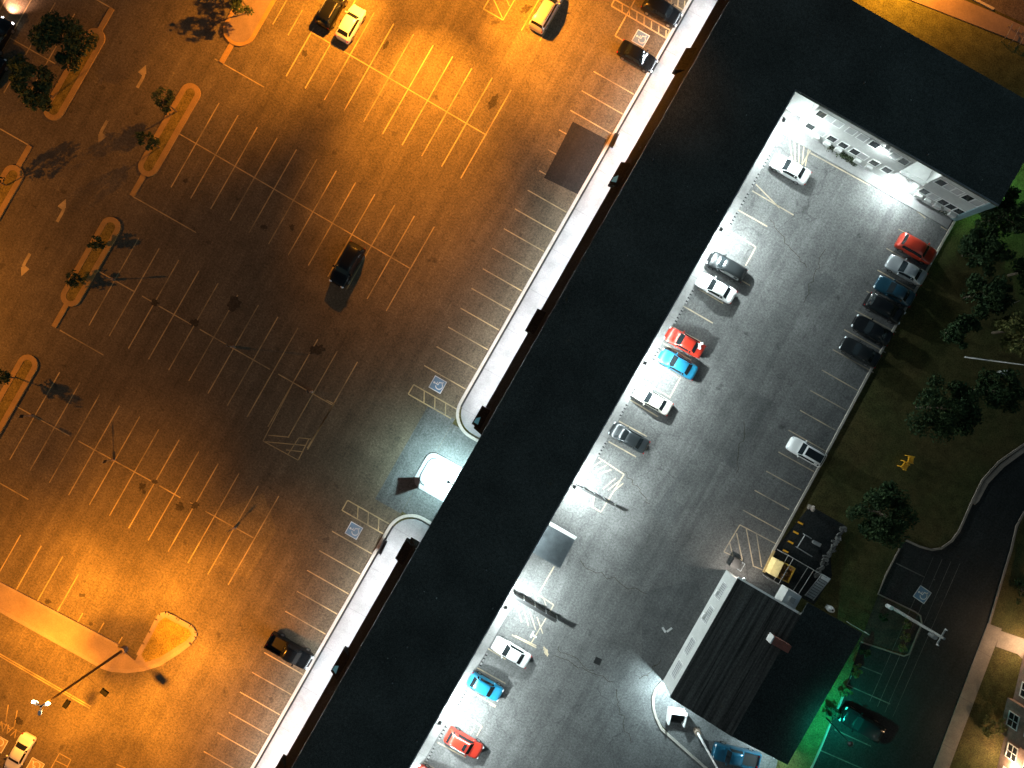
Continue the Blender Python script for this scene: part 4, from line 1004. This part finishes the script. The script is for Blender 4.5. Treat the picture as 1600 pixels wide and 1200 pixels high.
# ---------------------------------------------------------------- wheel stops
def wheel_stop(px, py, label):
    t = thing('wheel_stop', label, 'wheel stop', W(px, py), ROT, 'banded wheel stops in front of the courtyard bays')
    MB().add([(-.14, -.95, 0), (.14, -.95, 0), (.1, -.95, .13), (-.1, -.95, .13), (-.14, .95, 0), (.14, .95, 0), (.1, .95, .13), (-.1, .95, .13)],
             [(0, 3, 2, 1), (4, 5, 6, 7), (0, 1, 5, 4), (1, 2, 6, 5), (2, 3, 7, 6), (3, 0, 4, 7)]).obj('bar', CONC, t)
    for k in range(4): MB().box(-.125, .125, -.78 + .46 * k, -.60 + .46 * k, .05, .137).obj('dark_band', BLKTRIM, t)
for px, py, lb in ((1197, 252, 'wheel stop at the nose of the white sedan by the wing'), (1180, 281, 'wheel stop just below the white sedan by the wing'), (1163, 312, 'wheel stop in the second empty bay below the wing sedan'), (1146, 342, 'wheel stop in the third empty bay below the wing sedan'),
                   (1077, 463, 'wheel stop in the empty bay just below the middle white sedan'), (1060, 494, 'wheel stop in the empty bay just above the bright red sedan'), (1025, 553, 'wheel stop at the nose of the blue sedan'), (990, 612, 'wheel stop at the nose of the cream sedan'),
                   (974, 641, 'wheel stop in the empty bay below the cream sedan'), (941, 701, 'wheel stop in the empty bay below the dark grey sedan'), (755, 1031, 'wheel stop between the white sedan and sky blue hatchback'), (721, 1092, 'wheel stop in the empty bay below the sky blue hatchback'), (692, 1143, 'wheel stop behind the tail of the red suv'), (673, 1177, 'wheel stop in the bay below the red suv')):
    wheel_stop(px, py, lb)
# yellow topped stops on the dark pad
for k, (px, py) in enumerate(((1250, 817), (1243, 832), (1235, 847), (1227, 861))):
    t = thing('parking_bumper', ('topmost', 'second', 'third', 'lowest')[k] + ' of four yellow parking bumpers on the dark pad', 'parking bumper', W(px, py), R(-27), 'yellow bumpers on the dark pad')
    MB().box(-.33, .33, -.1, .1, 0, .12).obj('bar', YELC, t); MB().box(-.36, -.34, -.08, .08, 0, .1).obj('end_cap', BLKTRIM, t)

# ---------------------------------------------------------------- vegetation
def crown_mesh(rx, rz, n, leaf, clumps, seed, gap=.55, flat=.0):
    r_ = random.Random(seed); vs = []; fs = []
    cl = []
    for k in range(clumps):
        while True:
            p = Vector((r_.uniform(-1, 1), r_.uniform(-1, 1), r_.uniform(-1, 1)))
            if .3 < p.length < 1: break
        cl.append((p, r_.uniform(.18, .38)))
    for i in range(n):
        c, cr = r_.choice(cl)
        while True:
            d = Vector((r_.gauss(0, 1), r_.gauss(0, 1), r_.gauss(0, .8)))
            if d.length > .01: break
        d = d.normalized() * cr * (r_.random() ** .45) * 1.1
        p = c + d; p = Vector((p.x * rx, p.y * rx, p.z * rz))
        s = leaf * r_.uniform(.6, 1.4)
        a = Vector((r_.gauss(0, 1), r_.gauss(0, 1), r_.gauss(0, .5))).normalized(); b = a.orthogonal().normalized()
        b = (Matrix.Rotation(r_.uniform(0, 6.3), 3, a) @ b); 
        k = len(vs); vs += [p - a * s, p + b * s * .5, p + a * s, p - b * s * .5]; fs.append((k, k + 1, k + 2, k + 3))
    m_ = MB(); m_.v = vs; m_.f = fs
    return m_, cl
def tree(name, label, px, py, h, rx, rz, leafm, n, leaf, seed, cat='tree', clumps=22, group=None, trunk=True, lean=(0, 0)):
    t = thing(name, label, cat, W(px, py), 0, group)
    cm, cl = crown_mesh(rx, rz, n, leaf, clumps, seed)
    cz = h - rz
    cm.obj('crown', leafm, t, (lean[0], lean[1], cz))
    if trunk:
        r0 = max(.05, h * .022); tm = MB().tube((0, 0, 0), (lean[0] * .6, lean[1] * .6, cz * .8), r0, r0 * .7, 8)
        tm.tube((lean[0] * .6, lean[1] * .6, cz * .8), (lean[0], lean[1], cz + rz * .5), r0 * .7, r0 * .25, 7)
        for p, cr in cl[:9]:
            tm.tube((lean[0] * .8, lean[1] * .8, cz * .85), (lean[0] + p.x * rx * .9, lean[1] + p.y * rx * .9, cz + p.z * rz * .9), r0 * .4, r0 * .12, 6)
        tm.obj('trunk', BARK, t)
    return t
tree('island_tree', 'large dark tree at the upper end of the top corner island', 134, 88, 5.4, 2.9, 1.8, LEAFO, 4200, .2, 11)
tree('island_tree', 'large dark tree at the lower end of the top corner island', 84, 152, 5.6, 2.6, 1.8, LEAFO, 3600, .2, 12)
tree('island_tree', 'thin tree at the upper end of the island by the arrows', 277, 175, 4.3, 1.3, 1.3, LEAFO, 700, .15, 13)
tree('island_tree', 'thin tree at the lower end of the island by the arrows', 250, 231, 4.0, 1.05, 1.2, LEAFO, 600, .15, 14)
tree('island_shrub', 'bushy shrub at the upper end of the narrow island', 160, 384, 1.7, .85, .7, LEAFO, 480, .13, 15, 'shrub')
tree('island_shrub', 'bushy shrub at the lower end of the narrow island', 124, 438, 1.9, .95, .75, LEAFO, 520, .13, 16, 'shrub')
tree('island_tree', 'sapling on the orange lit island at the photo edge', 27, 590, 3.6, .9, 1.1, LEAFO, 500, .15, 17)
tree('island_tree', 'small tree on the edge island below the big trees', 12, 290, 3.8, 1.2, 1.2, LEAFO, 650, .15, 18)
tree('island_tree', 'tree on the bare concrete island at the top', 392, 20, 4.2, 1.5, 1.3, LEAFO, 800, .16, 19)
tree('island_tree', 'second tree on the bare concrete island, over the photo top', 408, -22, 4.6, 1.6, 1.4, LEAFO, 800, .16, 20)
tree('lawn_tree', 'broad leafy tree on the lawn above the yellow chairs', 1432, 636, 7.5, 3.3, 2.4, LEAFD, 7500, .19, 21, clumps=40)
tree('lawn_tree', 'rounded leafy tree on the lawn below the yellow chairs', 1348, 792, 6.5, 3.2, 2.2, LEAFD, 6500, .18, 22, clumps=36)
for i, (px, py, h, rx, lb) in enumerate(((1528, 400, 6, 3.0, 'leafy tree at the wood edge nearest the wing'), (1550, 350, 7, 2.8, 'leafy tree at the photo edge beside the green lawn'), (1530, 465, 6, 2.8, 'leafy tree at the wood edge above the leaning post'), (1575, 520, 8, 3.0, 'leafy tree deep in the wood behind the long thin pole'), (1500, 520, 5, 2.2, 'low leafy tree just left of the thin pole foot'), (1545, 610, 6.5, 2.6, 'leafy tree below the thin pole at the photo edge'), (1600, 430, 8, 3.2, 'tall leafy tree at the photo edge in the wood'))):
    tree('wood_tree', lb, px - 24, py, h, rx * .85, h * .34, LEAFD if i % 3 else LEAFY if i == 3 else LEAFD, 3800, .19, 40 + i, clumps=30, group='trees at the wood edge')
for i, (px, py, h, r_, lm, lb) in enumerate(((1265, 791, .9, .45, LEAFP, 'small pale flowering shrub at the pad corner'), (1375, 960, 1.1, .55, LEAFD, 'green shrub at the upper corner of the dark bed'), (1414, 972, 1.0, .6, LEAFY, 'yellowish shrub under the utility pole in the bed'), (1412, 992, 1.0, .6, LEAFY, 'yellowish shrub in the middle of the dark bed'), (1407, 1010, .9, .45, LEAFY, 'yellowish shrub at the lower kerb of the dark bed'), (1348, 1017, 1.1, .6, LEAFD, 'round shrub below the dark bed by the annex'), (1334, 1045, 1.2, .75, LEAFY, 'round shrub at the first green lit bay line'), (1318, 1078, 1.0, .6, LEAFY, 'shrub between the round shrub and the path lamp'), (1294, 1108, 1.5, .8, HEDGEM, 'dark shrub right beside the green path lamp'), (1546, 1128, 1.2, 1.5, LEAFY, 'wide round shrub in front of the brick house'), (1590, 920, 1.6, 1.5, LEAFD, 'rounded bush at the photo edge above the house path'))):
    tree('garden_shrub', lb, px, py, h, r_, h * .45, lm, int(260 + 420 * r_), .11, 60 + i, 'shrub', 12, None, True)
# hedges by the wing
for (a, b, lb, w_) in (((1288, 224), (1338, 256), 'long dark clipped hedge below the wing windows', .9), ((1459, 318), (1482, 334), 'short dark hedge at the outer corner of the wing', .8)):
    A, B = W(*a), W(*b); L = (B - A).length
    t = thing('hedge', lb, 'hedge', (A + B) / 2, math.atan2((B - A).y, (B - A).x))
    r_ = random.Random(5); g = MB()
    for k in range(int(1400 * L / 4)):
        p = Vector((r_.uniform(-L / 2, L / 2), r_.gauss(0, .28) * w_, r_.uniform(.1, .95))); s = .09 * r_.uniform(.6, 1.5)
        aa_ = Vector((r_.gauss(0, 1), r_.gauss(0, 1), r_.gauss(0, 1))).normalized(); bb = aa_.orthogonal().normalized()
        n_ = len(g.v); g.v += [p - aa_ * s, p + bb * s * .6, p + aa_ * s, p - bb * s * .6]; g.f.append((n_, n_ + 1, n_ + 2, n_ + 3))
    g.obj('foliage', HEDGEM, t)
    st_ = MB()
    for k in range(6): x = -L / 2 + L * (k + .5) / 6; st_.tube((x, 0, 0), (x, 0, .7), .04, n=6)
    st_.obj('stem', BARK, t)

# ---------------------------------------------------------------- posts and signs
def sign_post(px, py, label, h=2.2, board=True, ang=0):
    t = thing('sign_post', label, 'sign post', W(px, py), ang)
    MB().tube((0, 0, 0), (0, 0, .5), .16, .16, 10).obj('base', CONCI, t); MB().tube((0, 0, .5), (0, 0, h), .04).obj('pole', GREYM, t)
    if board: MB().box(-.2, .2, -.055, -.04, h - .6, h).obj('sign_board', DARKM, t)
for px, py, lb in ((178.5, 437, 'sign post on the bay line beside the narrow shrub island'), (366, 542, 'sign post on the dark end of the second bay line'), (178.5, 718, 'sign post casting a long shadow amid the lower bays'), (51, 649, 'sign post on the bay line beside the orange lit island'), (367.5, 824, 'sign post at the lower row end near the street'), (488, 612, 'sign post with orange head at the worn hatched box')):
    sign_post(px, py, lb, ang=R(rng.uniform(0, 180)))
t = thing('road_sign', 'flat road sign on a thin post on the passage island', 'sign', W(669, 751), R(80))
MB().tube((0, 0, .14), (0, 0, 2.5), .04).obj('pole', GREYM, t); MB().box(-.45, .45, -.03, .03, 1.3, 2.5).obj('sign_board', WHITE, t)
# benches on the walk
for (px, py, lb) in ((958, 222, 'dark bench on the walk beside the black asphalt patch'), (599, 853, 'dark bench on the walk near the rounded corner')):
    t = thing('bench', lb, 'bench', W(px, py) + Vector((0, 0, .14)), ROT + R(4), 'dark benches on the shop walk')
    MB().box(-.28, .22, -.85, .85, .40, .47).obj('seat', DARKM, t); MB().box(.2, .28, -.85, .85, .47, .85).obj('backrest', DARKM, t)
    for s in (-.7, .7): MB().box(-.25, .25, s - .05, s + .05, 0, .4).obj('leg', DARKM, t)
# utility pole right
def upole(px, py, h, lean, r0, label, arms, mat=BARKP):
    t = thing('utility_pole', label, 'utility pole', W(px, py))
    top = Vector((lean[0], lean[1], h))
    MB().tube((0, 0, 0), top, r0, r0 * .7, 10).obj('pole', mat, t)
    if arms:
        cr = MB().obox((top.x, top.y, h - .5), 2.0, .12, .12, R(60)).obj('crossarm', BARKP, t)
        for k in (-1, 0, 1): MB().tube((top.x + k * .45, top.y + k * .78, h - .44), (top.x + k * .45, top.y + k * .78, h - .2), .06).obj('insulator', WHITE, cr)
        MB().tube((top.x - .35, top.y - .2, h - 1.8), (top.x - .35, top.y - .2, h - .9), .25, n=12).obj('transformer', GREYM, t)
        MB().tube((-.5, .2, 0), (-.5, .2, .9), .25, n=10).obj('meter_box', WHITE, t)
    return t
upole(1393, 949, 9.6, (.1, -.1), .2, 'pale utility pole with crossarm leaning over the driveway', True)
upole(1508, 558, 9.2, (.2, -1.2), .09, 'long thin pale pole standing at the wood edge', False)
upole(1560, 483, 3.2, (.1, .6), .06, 'short thin pale post leaning at the wood edge', False)
t = thing('yard_lamp', 'pale lamp post on a round footing beside the teal pickup', 'street lamp', W(1088, 1141))
MB().tube((0, 0, 0), (0, 0, .75), .38, .36, 16).obj('footing', CONCI, t); MB().tube((0, 0, .75), (.1, 0, 10), .14, .1, 12).obj('pole', WHITE, t)
MB().box(-.2, .2, -.9, 0, 9.9, 10.1).obj('lamp_head', GREYM, t)
# utility box
tag(MB().box(-.35, .35, -.3, .3, 0, .9).obj('utility_box', WHITE, None, W(1562, 583), R(10), bevel=.03), 'small white utility box at the wood edge', 'utility box')
# yellow lawn chairs
def lawn_chair(px, py, ang, label):
    t = thing('lawn_chair', label, 'chair', W(px, py), ang, 'yellow chairs on the lawn')
    for k in range(5): MB().obox((.05 + .12 * k, 0, .36 - .02 * (4 - k)), .105, .62, .03, 0, R(-8)).obj('seat_slat', YELC, t)
    for k in range(5): MB().obox((-.22, -.26 + .13 * k, .66), .03, .115, .85, 0, R(-22)).obj('back_slat', YELC, t)
    for s in (-.38, .38):
        MB().box(-.3, .55, s - .07, s + .07, .55, .58).obj('armrest', YELC, t); MB().box(.44, .52, s - .04, s + .04, 0, .55).obj('leg', YELC, t); MB().box(-.38, -.3, s - .04, s + .04, 0, .55).obj('leg', YELC, t)
lawn_chair(1417, 717, R(-12), 'yellow slatted lawn chair, the upper of the two'); lawn_chair(1408.5, 726, R(-35), 'yellow slatted lawn chair, the lower of the two')
# open bin
t = thing('open_bin', 'white open topped bin behind the annex corner', 'bin', W(1055, 1115), R(-8))
MB().box(-.95, .95, .55, .75, 0, 1.5).obj('front_panel', WHITE, t)
for s in (-1, 1): MB().add([(s * .83, -.95, 0), (s * .97, -.95, 0), (s * .97, .55, 0), (s * .83, .55, 0), (s * .83, -.95, 1.1), (s * .97, -.95, 1.1), (s * .97, .55, 1.5), (s * .83, .55, 1.5)], [(0, 3, 2, 1), (4, 5, 6, 7), (0, 1, 5, 4), (1, 2, 6, 5), (2, 3, 7, 6), (3, 0, 4, 7)]).obj('side_panel', WHITE, t)
MB().box(-.83, .83, -.95, .55, .1, .2).obj('floor_panel', DARKM, t); MB().add([(-.83, .54, 1.2), (.83, .54, 1.2), (.83, -.5, .7), (-.83, -.5, .7)], [(0, 3, 2, 1), (0, 1, 2, 3)]).obj('lid', DARKM, t)
MB().box(-.95, .95, .56, .95, 1.5, 1.56).obj('rim_plate', WHITE, t)
# yellow dumpster with junk
t = thing('dumpster', 'yellow dumpster heaped with brown junk in the fenced yard', 'dumpster', W(1216, 888), ROT + R(4))
MB().add([(-1.35, -.95, 0), (-.2, -.95, 0), (-.2, .95, 0), (-1.35, .95, 0), (-1.15, -.95, 1.1), (-.35, -.95, 1.45), (-.35, .95, 1.45), (-1.15, .95, 1.1)], [(0, 3, 2, 1), (4, 5, 6, 7), (0, 1, 5, 4), (1, 2, 6, 5), (2, 3, 7, 6), (3, 0, 4, 7)]).obj('lid_end', simple('pale_yellow', (.72, .56, .25), .5, 0, .15, 2), t)
MB().box(-.195, 1.3, -.95, -.85, .1, 1.15).box(-.195, 1.3, .85, .95, .1, 1.15).box(1.2, 1.3, -.85, .85, .1, 1.15).box(-.195, 1.2, -.85, .85, .1, .3).obj('hopper', YELM, t)
r_ = random.Random(3); j = MB()
for k in range(34): j.obox((r_.uniform(-.1, 1.1), r_.uniform(-.75, .75), r_.uniform(.4, 1.15)), r_.uniform(.15, .5), r_.uniform(.1, .4), r_.uniform(.06, .25), r_.uniform(0, 3), r_.uniform(-.6, .6))
j.obj('junk_heap', JUNK, t)
# yard fence
t = thing('yard_fence', 'pale chain link yard fence round the yellow dumpster', 'fence', W(1235, 890))
bo = W(1235, 890); m = MB()
def rl(a, b, z):
    A, B = W(*a) - bo, W(*b) - bo; A.z = z; B.z = z; m.tube(A, B, .035, n=6)
for a, b in (((1214, 858), (1231, 867)), ((1231, 867), (1262, 885)), ((1262, 885), (1281, 896)), ((1231, 867), (1208, 907)), ((1262, 885), (1238, 923)), ((1192, 898), (1208, 907)), ((1208, 907), (1236, 923))):
    rl(a, b, 1.6); rl(a, b, .15)
m.obj('rail', BARKP, t)
for p_ in ((1214, 858), (1231, 867), (1262, 885), (1281, 896), (1208, 907), (1238, 923), (1192, 898)):
    A = W(*p_) - bo; MB().tube((A.x, A.y, 0), (A.x, A.y, 1.7), .05, n=8).obj('post', GREYM, t)
# steps and tank
t = thing('metal_steps', 'grey slatted steps beside the yard fence', 'steps', W(1273, 918), ROT + R(0))
for k in range(8): MB().box(-.5, .5, -1.35 + .33 * k, -1.35 + .33 * k + .26, .05 + .12 * k, .1 + .12 * k).obj('tread', GREYM, t)
MB().box(-.5, .5, 1.3, 1.85, 1.0, 1.06).obj('landing', WHITE, t)
for s in (-.55, .55): MB().add([(s - .03, -1.4, 0), (s + .03, -1.4, 0), (s + .03, 1.85, .9), (s - .03, 1.85, .9), (s - .03, -1.4, .15), (s + .03, -1.4, .15), (s + .03, 1.85, 1.05), (s - .03, 1.85, 1.05)], [(0, 3, 2, 1), (4, 5, 6, 7), (0, 1, 5, 4), (1, 2, 6, 5), (2, 3, 7, 6), (3, 0, 4, 7)]).obj('stringer', GREYM, t)
t = thing('gas_tank', 'small white rounded gas tank by the annex', 'tank', W(1294, 949), R(-35))
MB().ball((0, 0, .55), .55, .38, .38, 14, 8).obj('vessel', WHITE, t, smooth=True)
for s in (-.3, .3): MB().box(s - .05, s + .05, -.25, .25, 0, .25).obj('leg', GREYM, t)
MB().tube((.1, 0, .9), (.1, 0, 1.02), .1).obj('valve_cap', DARKM, t)
# low rail frame, slab and rubble wall on the pad
t = thing('low_rail', 'L shaped pale low rail on the dark pad', 'rail', W(1255, 853))
bo = W(1255, 853); m = MB()
for a, b in (((1255, 834), (1243, 854)), ((1255, 834), (1265, 840)), ((1243, 854), (1266, 868))):
    A, B = W(*a) - bo, W(*b) - bo; m.tube((A.x, A.y, .5), (B.x, B.y, .5), .06, n=6)
m.obj('rail', GREYM, t)
for p_ in ((1255, 834), (1243, 854), (1265, 840), (1266, 868)):
    A = W(*p_) - bo; MB().tube((A.x, A.y, 0), (A.x, A.y, .5), .05, n=6).obj('post', GREYM, t)
t = thing('concrete_bench', 'grey rounded concrete bench on the dark pad', 'bench', W(1274, 848), R(-27))
MB().box(-.5, .5, -.22, .22, .38, .48).obj('seat', GREYM, t, bevel=.04)
for s in (-.35, .35): MB().box(s - .06, s + .06, -.18, .18, 0, .38).obj('leg', GREYM, t)
A, B = W(1319, 822), W(1272, 902); L = (B - A).length
r_ = random.Random(9); m = MB()
for k in range(70): m.obox((r_.uniform(-L / 2, L / 2), r_.gauss(0, .16), r_.uniform(.05, .35)), r_.uniform(.2, .5), r_.uniform(.15, .35), r_.uniform(.12, .3), r_.uniform(0, 3), r_.uniform(-.3, .3))
tag(m.obj('rubble_wall', STONE, None, (A + B) / 2, math.atan2((B - A).y, (B - A).x)), 'low dark rubble wall along the pad edge', 'wall')
# wire fence end by the annex corner
t = thing('garden_rail', 'thin pale rail running off the annex roof corner', 'rail', W(1337, 979), math.atan2(-19, 33))
MB().tube((-1.3, 0, .9), (1.3, 0, .9), .04, n=6).obj('rail', BARKP, t)
for s in (-1.2, 1.2): MB().tube((s, 0, 0), (s, 0, .9), .05, n=6).obj('post', BARKP, t)
# bike rack by the street
t = thing('bike_rack', 'bare metal bike rack hoops on the orange street footway', 'bike rack', W(1580, 58), R(-25))
for k in range(3):
    x = -.9 + .9 * k
    MB().path([(x, -.9, 0), (x, -.9, .75), (x, -.75, .9), (x, .75, .9), (x, .9, .75), (x, .9, 0)], .045, 8).obj('hoop', GREYM, t)

# black plinth bollard by the hatched bay
t = thing('bike_shelter', 'dark cluttered cart beside the annex lamp', 'cart', W(1147, 878), ROT)
MB().box(-.5, .5, -.6, .6, .25, .75).obj('tray', DARKM, t)
for sx in (-.4, .4):
    for sy in (-.5, .5): MB().tube((sx - .05, sy, .15), (sx + .05, sy, .15), .15, n=10).obj('wheel', TYRE, t)
MB().path([(.45, -.5, .75), (.75, -.5, 1.1), (.75, .5, 1.1), (.45, .5, .75)], .03, 6).obj('handle', GREYM, t)
t.name = 'hand_cart'

# ---------------------------------------------------------------- brick house at the right edge
A, B = W(1608, 985), W(1552, 1225); d = B - A; L = d.length; ang = math.atan2(d.y, d.x)
hs = thing('brick_house', 'brick house with white sash windows at the photo corner', 'house', (A + B) / 2, ang)
# local x runs down the facade, +y points into the garden is negative: house body lies on +y
MB().box(-L / 2, L / 2 + 6, 0, 9, 0, 5.6).obj('wall', BRICKM, hs)
MB().box(-1.0, 3.2, -.7, -.003, 0, 5.6).obj('bay_wall', BRICKM, hs)
MB().add([(-L / 2 - .4, -.5, 5.61), (L / 2 + 6.4, -.5, 5.61), (L / 2 + 6.4, 9.4, 5.61), (-L / 2 - .4, 9.4, 5.61), (-L / 2 - .4, 4.5, 8), (L / 2 + 6.4, 4.5, 8)], [(0, 1, 5, 4), (2, 3, 4, 5), (0, 4, 3), (1, 2, 5), (0, 3, 2, 1)]).obj('roof', SHING2, hs)
for x, y, z, gm in ((-5.6, 0, .9, GLASS), (-2.6, 0, .9, GLASS), (1.0, -.7, .9, GLASS), (4.6, 0, .9, GLASS), (7.4, 0, 1.0, GLASS), (-5.6, 0, 3.6, GLASS), (1.0, -.7, 3.6, GLASS), (4.6, 0, 3.6, GLASS), (7.4, 0, 3.6, GLASS)):
    f = MB().box(x - .85, x + .85, y - .1, y - .005, z - .12, z).box(x - .85, x + .85, y - .1, y - .005, z + 1.4, z + 1.5).box(x - .85, x - .75, y - .1, y - .005, z, z + 1.4).box(x + .75, x + .85, y - .1, y - .005, z, z + 1.4).box(x - .04, x + .04, y - .09, y - .005, z, z + 1.4).box(x - .75, x - .04, y - .08, y - .005, z + .68, z + .74).box(x + .04, x + .75, y - .08, y - .005, z + .68, z + .74).obj('window', WHITE, hs)
    MB().box(x - .75, x + .75, y - .04, y - .004, z, z + 1.4).obj('pane', gm, f)
MB().box(-7.9, -6.8, -.06, -.004, .05, 2.1).obj('door', WHITE, hs)
for x, pw, lb in ((6.0, 950, 'warm wall lamp between two windows of the brick house'), (-7.3, 1100, 'warm porch lamp over the brick house door')):
    loc = (A + B) / 2 + Matrix.Rotation(ang, 3, 'Z') @ Vector((x, -.12, 2.5))
    t = thing('wall_lamp', lb, 'wall lamp', loc, ang)
    MB().box(-.1, .1, -.05, .12, -.15, .15).obj('housing', DARKM, t); MB().ball((0, -.12, 0), .17, .15, .17, 10, 6).obj('lens', LENSH, t, smooth=True)
    o = light('POINT', 'house_light', loc + Matrix.Rotation(ang, 3, 'Z') @ Vector((0, -.5, .0)), pw, (1, .66, .38), size=.12)

# ---------------------------------------------------------------- sky, moonlight, camera
wd = bpy.data.worlds.new('World'); SC.world = wd; wd.use_nodes = True
nt = wd.node_tree; bg = nt.nodes['Background']
sk = nt.nodes.new('ShaderNodeTexSky'); sk.sky_type = 'NISHITA'; sk.sun_disc = False
sk.sun_elevation = R(40); sk.sun_rotation = R(140); sk.ozone_density = 1
mx = nt.nodes.new('ShaderNodeMix'); mx.data_type = 'RGBA'; mx.blend_type = 'MULTIPLY'; mx.inputs[0].default_value = 1; mx.inputs[7].default_value = (.8, 1, .84, 1)
nt.links.new(sk.outputs[0], mx.inputs[6]); nt.links.new(mx.outputs[2], bg.inputs['Color']); bg.inputs['Strength'].default_value = .026
sd = bpy.data.lights.new('moon', 'SUN'); sd.energy = .03; sd.angle = R(.5); sd.color = (.85, .95, 1)
so = bpy.data.objects.new('moon', sd); C.objects.link(so); so.rotation_euler = (R(50), 0, R(40))
cd = bpy.data.cameras.new('camera'); cam = bpy.data.objects.new('camera', cd); C.objects.link(cam)
cam.location = (0, 0, H); cam.rotation_euler = (0, 0, 0)
cd.sensor_fit = 'HORIZONTAL'; cd.sensor_width = 36; cd.lens = 36 * H / 120.0; cd.clip_end = 2000; cd.clip_start = .5
SC.camera = cam
SC.view_settings.view_transform = 'Standard'; SC.view_settings.look = 'None'; SC.view_settings.exposure = 0; SC.view_settings.gamma = 1
SC.cycles.use_denoising = True
SC.cycles.max_bounces = 5; SC.cycles.diffuse_bounces = 2
